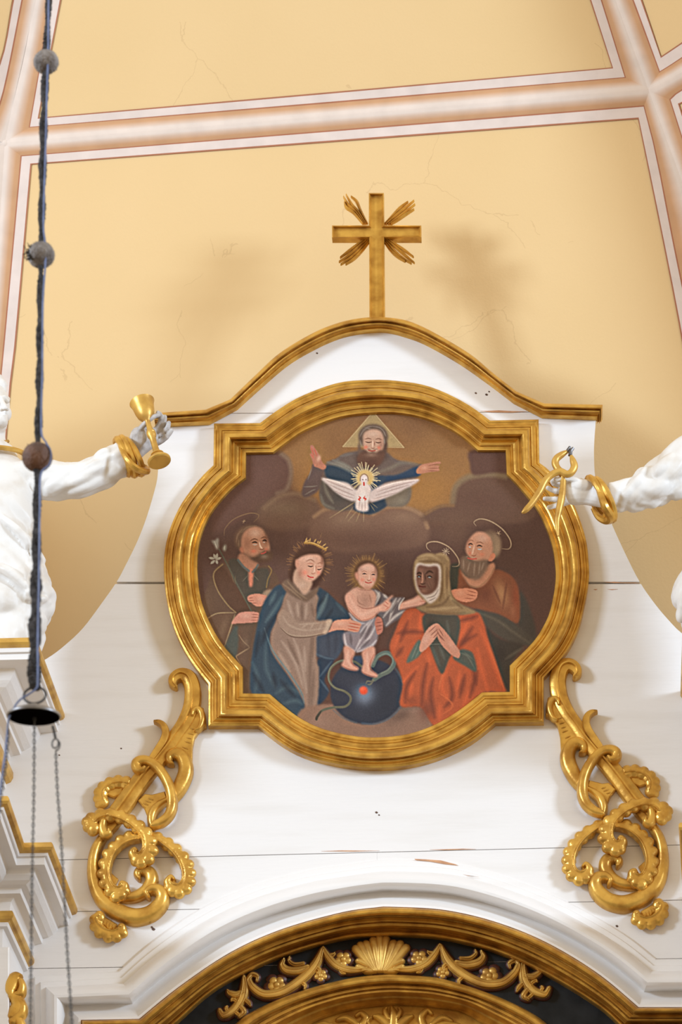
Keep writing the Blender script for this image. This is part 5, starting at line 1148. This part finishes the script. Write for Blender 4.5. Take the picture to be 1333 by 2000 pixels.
# ---- left statue
SL = thing('saint_statue', U(-20, 1300, YS), 'white carved saint statue at left edge raising a gold chalice in one hand', 'statue')
b = MB()
trunk = [(-22, 868, -.42), (-22, 905, -.42), (-22, 935, -.42), (-20, 980, -.43), (-20, 1030, -.44), (-18, 1080, -.44), (-14, 1130, -.44), (-12, 1175, -.44), (-14, 1215, -.44), (-16, 1250, -.44), (-16, 1290, -.44)]
tr = [(30, 30), (62, 44), (88, 58), (92, 66), (88, 66), (92, 66), (104, 72), (110, 74), (104, 74), (92, 70), (84, 66)]
q = catmull(np.concatenate([PT(trunk), np.array(tr)/500], 1), 6)
N_ = len(q)
def foldt(i, an):
    s = i/N_; a = .035*np.clip((s-.45)*4, 0, 1)
    return 1+a*2.6*(np.abs(np.sin(2*an+11*s+1.2*math.sin(9*s)))**.75-.6)+a*1.6*(np.abs(np.sin(3*an-15*s+1))**.8-.6)
an_q = q[:, 3:]
b.tube(q[:, :3], np.stack([q[:, 4], q[:, 3]], 1), 40, twist=foldt)
arm = [(20, 945, -.42), (60, 938, -.43), (100, 940, -.45), (130, 937, -.46), (157, 936, -.47), (185, 925, -.47), (210, 911, -.47), (232, 899, -.47), (246, 893, -.47)]
ar = [44, 43, 40, 37, 35, 34, 33, 34, 35]
q = catmull(np.concatenate([PT(arm), np.array(ar)[:, None]/500], 1), 8); NA = len(q)
b.tube(q[:, :3], q[:, 3]*.93, 64, twist=sleeve(NA, .36, 1.5, 2.6, .4))
for f in [[(-10, 1000, -.56), (30, 1030, -.57), (60, 1065, -.54), (80, 1110, -.50)], [(-30, 1100, -.58), (20, 1120, -.59), (70, 1170, -.55), (100, 1165, -.46)]]:
    c = catmull(PT(f), 6); b.tube(c, np.sin(np.linspace(.25, 2.9, len(c)))*.020, 8)
body = b.build('draped_body', STAT, SL); remesh(body, .0055, 2)
zs = U(0, 985, -.42)[2]; xs_ = U(70, 940, -.42)[0]
def dirl(p):
    d = np.tile(np.array([.75, 0, -.66]), (len(p), 1)); arm_ = p[:, 0] > xs_
    d[arm_] = np.array([.86, 0, .50]); return d
def ampl(p):
    a = np.where(p[:, 0] > xs_, .015, 0); return a
drape(body, dirl, ampl, 20, .93)
drape(body, dirl, lambda p: np.where(p[:, 0] > xs_, 0, np.clip((zs-p[:, 2])*.25, .0, .022)), 11, .88, 2)
h = MB()                                       # bare head, neck and shoulders
c = catmull(np.concatenate([PT([(-22, 905), (-20, 880), (-18, 862), (-16, 840), (-14, 820)]), np.array([[58], [50], [30], [27], [27]])/500], 1), 5)
h.tube(c[:, :3], np.stack([c[:, 3]*.85, c[:, 3]], 1), 20)
hc_ = U(-14, 795, -.43)
h.ball(hc_, (.066, .085, .098), nu=24, nv=18)
h.ball(U(-10, 828, -.46), (.048, .055, .042), nu=16, nv=12)
h.ball(U(1, 824, -.50), (.030, .03, .026), nu=12, nv=9)         # chin
h.ball(U(12, 808, -.475), (.022, .03, .03), nu=12, nv=9)        # cheek
h.ball(U(-24, 808, -.48), (.03, .03, .03), nu=12, nv=9)
h.tube(catmull(PT([(2, 776, -.512), (5, 786, -.522), (9, 795, -.540), (10, 799, -.538)]), 4), np.linspace(.008, .014, 13), 8)
h.ball(U(13, 799, -.524), (.010, .012, .008)); h.ball(U(3, 800, -.525), (.010, .012, .008))
h.tube(catmull(PT([(-14, 777, -.505), (-4, 773, -.513), (0, 776, -.512)]), 4), .009, 8); h.tube(catmull(PT([(6, 775, -.51), (13, 776, -.497), (18, 781, -.478)]), 4), .008, 8)
h.ball(U(-8, 783, -.503), (.017, .012, .012)); h.ball(U(13, 783, -.493), (.014, .012, .011))
h.tube(catmull(PT([(-5, 812.5, -.512), (5, 811.5, -.525), (15, 812, -.503)]), 4), .0042, 8); h.tube(catmull(PT([(-3, 816.5, -.512), (5, 816.5, -.523), (14, 815, -.502)]), 4), .0056, 8)
head = h.build('head', STAT, SL); remesh(head, .0045, 1)
hr = MB()
for k, (x, y, r) in enumerate([(-50, 760, 16), (-40, 748, 16), (-25, 742, 17), (-8, 744, 16), (2, 752, 13), (-55, 780, 16), (-52, 800, 14), (5, 762, 9), (-30, 752, 18), (-12, 754, 14)]):
    hr.ball(U(x, y, -.45), r/500, nu=12, nv=9)
hair = hr.build('hair', STAT, SL); remesh(hair, .006, 1)
nk = MB()
for k in range(16):
    a = math.pi*(.0+k/15*1.0); x = -17+32*math.cos(a); nk.ball(U(x, 862+2*math.sin(a), -.42-.062*math.sin(a)), .0072, nu=8, nv=6)
nk.build('bead_necklace', GOLDM, SL)
cl = MB()
c0 = U(-22, 897, -.42)
cuff(cl, c0, (.146, 0, .006), (0, -.118, -.014), .0105, 40)
cl.build('gilt_collar', GOLDM, SL)
ck = MB()
for (tx, ty0), (bx, by0), rr, yy in (((227, 862), (254, 922), .014, .068), ((235, 859), (265, 924), .013, .072), ((243, 863), (279, 922), .012, .070)):
    c0 = U((tx+bx)/2, (ty0+by0)/2, -.475); a1 = U(bx, by0, -.475)-c0
    cuff(ck, c0, a1, np.array([.008, -yy, .0]), rr, 36)
c = catmull(PT([(232, 866, -.53), (244, 890, -.555), (262, 912, -.55), (284, 921, -.50), (288, 916, -.46), (276, 906, -.44)]), 6)
ck.tube(c, np.sin(np.linspace(.4, 2.8, len(c)))*.015, 8)
ck.build('gilt_cuff', GOLD, SL)
hd = MB()
W0, W1 = U(252, 892, -.47), U(276, 862, -.478)
cw = catmull(np.concatenate([PT([(246, 896, -.47), (258, 885, -.472), (268, 872, -.475), (280, 860, -.470), (294, 852, -.462), (304, 850, -.455)]), np.array([[21], [21], [24], [26], [24], [17]])/500], 1), 5)
hd.tube(cw[:, :3], np.stack([cw[:, 3]*.55, cw[:, 3]], 1), 16)
hd.ball(U(271, 856, -.488), (.036, .026, .05), nu=12, nv=9)
fingers(hd, [[(266, 862, -.49), (273, 840, -.505), (287, 824, -.515), (300, 814, -.515), (309, 811, -.508)],
             [(303, 842, -.455), (313, 826, -.47), (314, 812, -.492), (309, 806, -.508)],
             [(306, 848, -.45), (317, 836, -.462), (321, 822, -.475), (322, 814, -.484)],
             [(305, 858, -.45), (318, 847, -.465), (327, 836, -.478), (330, 826, -.485)],
             [(301, 868, -.455), (317, 860, -.468), (329, 849, -.478), (335, 841, -.484)]], .0112)
hand = hd.build('hand', GREY, SL); remesh(hand, .0028, 1)
# chalice held in the hand
CH = thing('chalice', U(312, 905, -.53), 'gold chalice with a knobbed stem held by the statue at left', 'chalice')
b0 = U(312, 903, -.555); b1 = U(277.5, 786, -.50)
ch = MB()
pr = [(0, .0005), (0, .040), (.012, .0445), (.035, .0445), (.05, .041), (.075, .034), (.10, .026), (.105, .020), (.115, .020), (.12, .026), (.135, .025), (.16, .0155), (.20, .0125), (.30, .0118), (.40, .0125), (.425, .0165), (.445, .018), (.47, .0185), (.475, .0165), (.485, .018), (.51, .0165), (.53, .0125), (.60, .0098), (.66, .0100), (.69, .013), (.72, .022), (.77, .032), (.84, .038), (.91, .041), (.97, .0445), (1.0, .0485), (1.0, .045), (.95, .041), (.85, .035), (.77, .027), (.74, .0005)]
lathe(ch, b0, b1-b0, pr, 32); ch.build('chalice_body', GOLDM, CH, sharp=35)
# ---- right statue: arm seen, body outside the frame
SR = thing('saint_statue', U(1470, 1300, YS), 'white carved saint statue at right edge reaching in with gilt pincers', 'statue')
b = MB()
trunk = [(1462, 850, -.42), (1462, 880, -.42), (1462, 905, -.42), (1462, 950, -.43), (1462, 1000, -.44), (1460, 1060, -.44), (1456, 1110, -.44), (1448, 1160, -.44), (1450, 1200, -.44), (1456, 1230, -.44), (1456, 1262, -.44)]
tr = [(30, 30), (62, 44), (92, 58), (94, 66), (92, 66), (98, 66), (108, 72), (120, 74), (112, 74), (92, 70), (84, 66)]
q = catmull(np.concatenate([PT(trunk), np.array(tr)/500], 1), 6); N_ = len(q)
b.tube(q[:, :3], np.stack([q[:, 4], q[:, 3]], 1), 40, twist=foldt)
arm = [(1440, 872, -.42), (1400, 880, -.43), (1360, 895, -.45), (1330, 912, -.46), (1300, 935, -.47), (1270, 953, -.47), (1240, 965, -.47), (1210, 970, -.47), (1190, 971, -.47)]
ar = [54, 53, 50, 47, 43, 38, 33, 30, 27]
q = catmull(np.concatenate([PT(arm), np.array(ar)[:, None]/500], 1), 8); NA = len(q)
b.tube(q[:, :3], q[:, 3]*.93, 64, twist=sleeve(NA, .40, 1.5, 3.0, 1.1))
for f in [[(1400, 1100, -.54), (1360, 1140, -.53), (1335, 1185, -.48), (1330, 1215, -.46)], [(1420, 1150, -.55), (1370, 1180, -.54), (1345, 1230, -.48)]]:
    c = catmull(PT(f), 6); b.tube(c, np.sin(np.linspace(.25, 2.9, len(c)))*.03, 8)
body = b.build('draped_body', STAT, SR); remesh(body, .0055, 2)
xr_ = U(1345, 940, -.42)[0]
def dirr(p):
    d = np.tile(np.array([-.6, 0, -.8]), (len(p), 1)); d[p[:, 0] < xr_] = np.array([.55, 0, .83]); return d
drape(body, dirr, .011, 18, .93)
h = MB()
c = catmull(np.concatenate([PT([(1462, 880), (1462, 850), (1462, 830), (1462, 805)]), np.array([[58], [48], [28], [27]])/500], 1), 5)
h.tube(c[:, :3], c[:, 3], 20); h.ball(U(1460, 765, -.43), (.066, .085, .098), nu=24, nv=18); h.ball(U(1456, 800, -.47), (.046, .05, .04)); h.ball(U(1452, 770, -.53), (.012, .02, .02))
head = h.build('head', STAT, SR); remesh(head, .006, 1)
ck = MB()
c0 = U(1174, 976, -.475); a1 = U(1193, 1010, -.475)-c0
cuff(ck, c0+np.array([-.012, 0, .01]), a1*1.0, np.array([.006, -.070, 0]), .014, 32)
cuff(ck, c0+np.array([.012, 0, .0]), a1*1.05, np.array([.006, -.074, 0]), .013, 32)
c = catmull(PT([(1168, 952, -.53), (1176, 972, -.55), (1184, 992, -.545), (1194, 1010, -.50), (1186, 1017, -.46), (1170, 1010, -.45), (1158, 992, -.46)]), 6)
ck.tube(c, np.sin(np.linspace(.5, 2.7, len(c)))*.017, 8)
ck.build('gilt_cuff', GOLD, SR)
hd = MB()
cw = catmull(np.concatenate([PT([(1180, 970, -.47), (1160, 966, -.472), (1145, 962, -.475), (1130, 960, -.478), (1114, 962, -.475), (1105, 964, -.470)]), np.array([[24], [24], [26], [28], [26], [18]])/500], 1), 5)
hd.tube(cw[:, :3], np.stack([cw[:, 3]*.55, cw[:, 3]], 1), 16)
hd.ball(U(1136, 950, -.492), (.05, .026, .03), nu=12, nv=9)
fingers(hd, [[(1140, 948, -.495), (1125, 938, -.508), (1108, 935, -.515), (1096, 936, -.514), (1087, 938, -.512)],
             [(1110, 950, -.465), (1096, 948, -.462), (1083, 944, -.475), (1080, 938, -.490), (1086, 936, -.500)],
             [(1108, 958, -.465), (1095, 960, -.462), (1082, 958, -.468), (1071, 953, -.478)],
             [(1108, 970, -.465), (1093, 975, -.462), (1079, 975, -.466), (1065, 974, -.474)],
             [(1110, 980, -.468), (1097, 985, -.466), (1085, 988, -.470), (1073, 991, -.476)]], .0112)
hand = hd.build('hand', STAT, SR); remesh(hand, .0028, 1)
PN = thing('pincers', U(1095, 925, -.52), 'gilt pincers with dark steel jaws held by the statue hand at right', 'pincers')
zq = lambda l, Y: [(1000+x/4, 840+y/4, Y) for x, y in l]
for nm, pts, rad in (('pincer_arm', zq([(440, 165), (395, 190), (350, 225), (342, 265), (362, 305), (390, 335), (402, 370), (402, 430), (392, 520), (372, 620), (355, 720), (364, 828)], -.515), [.006, .012, .014, .014, .014, .015, .012, .0115, .0135, .013, .010, .004]),
                     ('pincer_arm', zq([(465, 200), (480, 240), (490, 285), (468, 330), (430, 345), (380, 325), (320, 345), (265, 395), (220, 480), (160, 570), (110, 625), (80, 648)], -.530), [.006, .012, .014, .014, .014, .014, .0135, .0135, .0135, .0125, .011, .004])):
    mb = MB(); c = catmull(np.concatenate([PT(pts), np.array(rad)[:, None]], 1), 6); mb.tube(c[:, :3], c[:, 3], 12); mb.build(nm, GOLDM, PN)
jw = MB()
for l in (zq([(436, 172), (446, 150), (458, 130)], -.515), zq([(458, 200), (464, 165), (484, 138)], -.525)):
    c = catmull(PT(l), 4); jw.tube(c, np.linspace(.009, .005, len(c)), 6)
jw.build('steel_jaw', STEEL, PN)

# ------------------------------------------------------------------ hanging lamp at left, nearer to the camera
YL = -4.2
SCL = np.linalg.norm(U(101, 1000, YL)-U(100, 1000, YL))          # metres per pixel there
HL = thing('hanging_lamp', U(68, 1400, YL), 'dusty lamp pull hanging at left with big beads, dark cord and tin cap', 'lamp')
def pL(l): return np.array([U(p[0], p[1], YL) for p in l])
cordp = catmull(np.array([(97, -160), (95, 0), (92, 60), (90, 121), (85, 250), (82, 400), (80, 498), (78, 640), (77, 760), (73, 894), (72, 1000), (70, 1150), (67, 1290), (68, 1345)], float), 30)
cw_ = np.interp(cordp[:, 1], [0, 130, 300, 470, 560, 850, 950, 1150, 1345], [6.5, 7.5, 8, 6.5, 6.5, 7.5, 7, 10.5, 12])
cd = MB()
for ph in (0, math.pi):
    pts = []
    for i, (p, w_) in enumerate(zip(cordp, cw_)):
        a = p[1]/26+ph; pts.append(U(p[0], p[1], YL)+np.array([math.cos(a), math.sin(a), 0])*w_*.45*SCL)
    rr = cw_*.70*SCL*(1+.12*RNG.normal(0, 1, len(cordp)))
    cd.tube(np.array(pts), rr, 8)
for k in range(420):                                         # fuzz
    i = RNG.integers(2, len(cordp)-2); p = U(*cordp[i], YL); d = RNG.normal(0, 1, 3); d /= np.linalg.norm(d); e = p+d*cw_[i]*SCL*RNG.uniform(1.0, 1.5)
    cd.add([p, p+np.array([.001, 0, .001]), e], [[0, 1, 2]])
cd.build('cord', ROPE, HL, recalc=False)
cb = MB()
c = catmull(pL([(100, -160), (97, 0), (96, 110), (94, 180), (91, 300), (87, 440), (90, 480), (91, 520), (86, 600), (85, 730), (84, 770), (83, 850), (92, 872), (101, 890), (98, 915), (82, 935), (80, 1000), (78, 1150), (76, 1250), (76, 1330), (74, 1350), (60, 1362), (44, 1372), (33, 1384), (20, 1410), (16, 1440), (12, 1480), (4, 1540), (-2, 1600), (-8, 1700), (-20, 1850), (-34, 2050)]), 8)
c[:, 1] -= .022
cb.tube(c, 2.0*SCL, 8); cb.build('electric_cable', BLUE, HL)
for x, y, r, m in ((90, 121, 26.5, BEAD), (80, 498, 28, BEAD), (73, 893, 30, BEADB)):
    bd = MB(); bd.ball(U(x, y, YL), r*SCL, nu=32, nv=24)
    V = bd.v[0]; cc = U(x, y, YL); d = V-cc
    V[:] = cc+d*(1+.012*RNG.normal(0, 1, (len(V), 1)))
    o = bd.build('bead', m, HL)
    fz_ = MB()
    for k in range(240):
        d = RNG.normal(0, 1, 3); d /= np.linalg.norm(d)
        if m is BEADB and d[2] < .2: continue
        p = cc+d*r*SCL*.98; e = cc+d*r*SCL*RNG.uniform(1.02, 1.12)+RNG.normal(0, .001, 3)
        fz_.add([p, p+np.array([.0012, 0, .0012]), e], [[0, 1, 2]])
    f_ = fz_.build('dust_fuzz', BEAD, HL, recalc=False); f_['kind'] = 'stuff'
tf = MB()
for k in range(40):
    a = RNG.uniform(1.6, 4.6); p = U(62+RNG.normal(0, 3), 497+RNG.normal(0, 5), YL-.02); d = np.array([math.cos(a), -.3, math.sin(a)])*RNG.uniform(8, 18)*SCL
    tf.tube(np.array([p, p+d*.5+RNG.normal(0, .002, 3), p+d]), .0012, 4)
t_ = tf.build('dust_tuft', ROPE, HL, recalc=False); t_['kind'] = 'stuff'
rg = MB(); cuff(rg, U(68, 1358, YL), (21*SCL, 0, 0), (0, .006, 19*SCL), 2.4*SCL, 32); rg.build('wire_ring', DARK, HL)
axis = np.array([.01, -.10, 1.0]); axis /= np.linalg.norm(axis)
cp = MB(); cc = U(66, 1400, YL)
lathe(cp, cc, axis*.1, [(0, 51*SCL), (.03, 51.5*SCL), (.07, 50*SCL), (.12, 44*SCL), (.17, 36*SCL), (.22, 27*SCL), (.27, 18*SCL), (.32, 9*SCL), (.36, .0008)], 36)
cp.build('cap', TIN, HL)
cs = MB(); lathe(cs, cc-axis*.002, axis*.1, [(0, 49*SCL), (.02, 46*SCL), (.05, 30*SCL), (.06, .001)], 30); cs.build('cap_inside', CAPIN, HL)  # near-black disc closing the underside of the cap
def chain(pts, name, link=9.5):
    c = resample(np.array(pts, float), 400); L = np.concatenate([[0], np.cumsum(np.hypot(*np.diff(c, axis=0).T))]); mb = MB()
    for k, s in enumerate(np.arange(0, L[-1]-link, link*.78)):
        p0 = np.array([np.interp(s, L, c[:, j]) for j in (0, 1)]); p1 = np.array([np.interp(s+link, L, c[:, j]) for j in (0, 1)])
        a, b_ = U(*p0, YL), U(*p1, YL); m = (a+b_)/2; v = (b_-a)/2
        sd = np.array([1, 0, 0]) if k % 2 else np.array([.3, -1, 0])
        t = np.arange(8)/8*2*math.pi
        mb.tube(m+np.cos(t)[:, None]*v+np.sin(t)[:, None]*sd*2.3*SCL, 1.1*SCL, 5, closed=True)
    return mb.build(name, DARK, HL)
chain([(68, 1392), (67, 1440), (66, 1560), (63, 1700), (61, 1850), (58, 2120)], 'chain')
chain([(109, 1465), (112, 1540), (118, 1620), (124, 1720), (131, 1850), (140, 1990), (146, 2120)], 'chain')
chain([(17, 1425), (12, 1490), (2, 1560), (-14, 1700), (-45, 2000)], 'chain')
hk = MB(); hk.tube(catmull(pL([(103, 1418), (106, 1430), (108, 1440)]), 4), 3*SCL, 6); cuff(hk, U(108, 1452, YL), (6*SCL, 0, 0), (0, .004, 11*SCL), 1.6*SCL, 20)
hk.tube(catmull(pL([(113, 1446), (117, 1452), (115, 1462), (110, 1466)]), 4), 1.6*SCL, 6); hk.build('hook', DARK, HL)
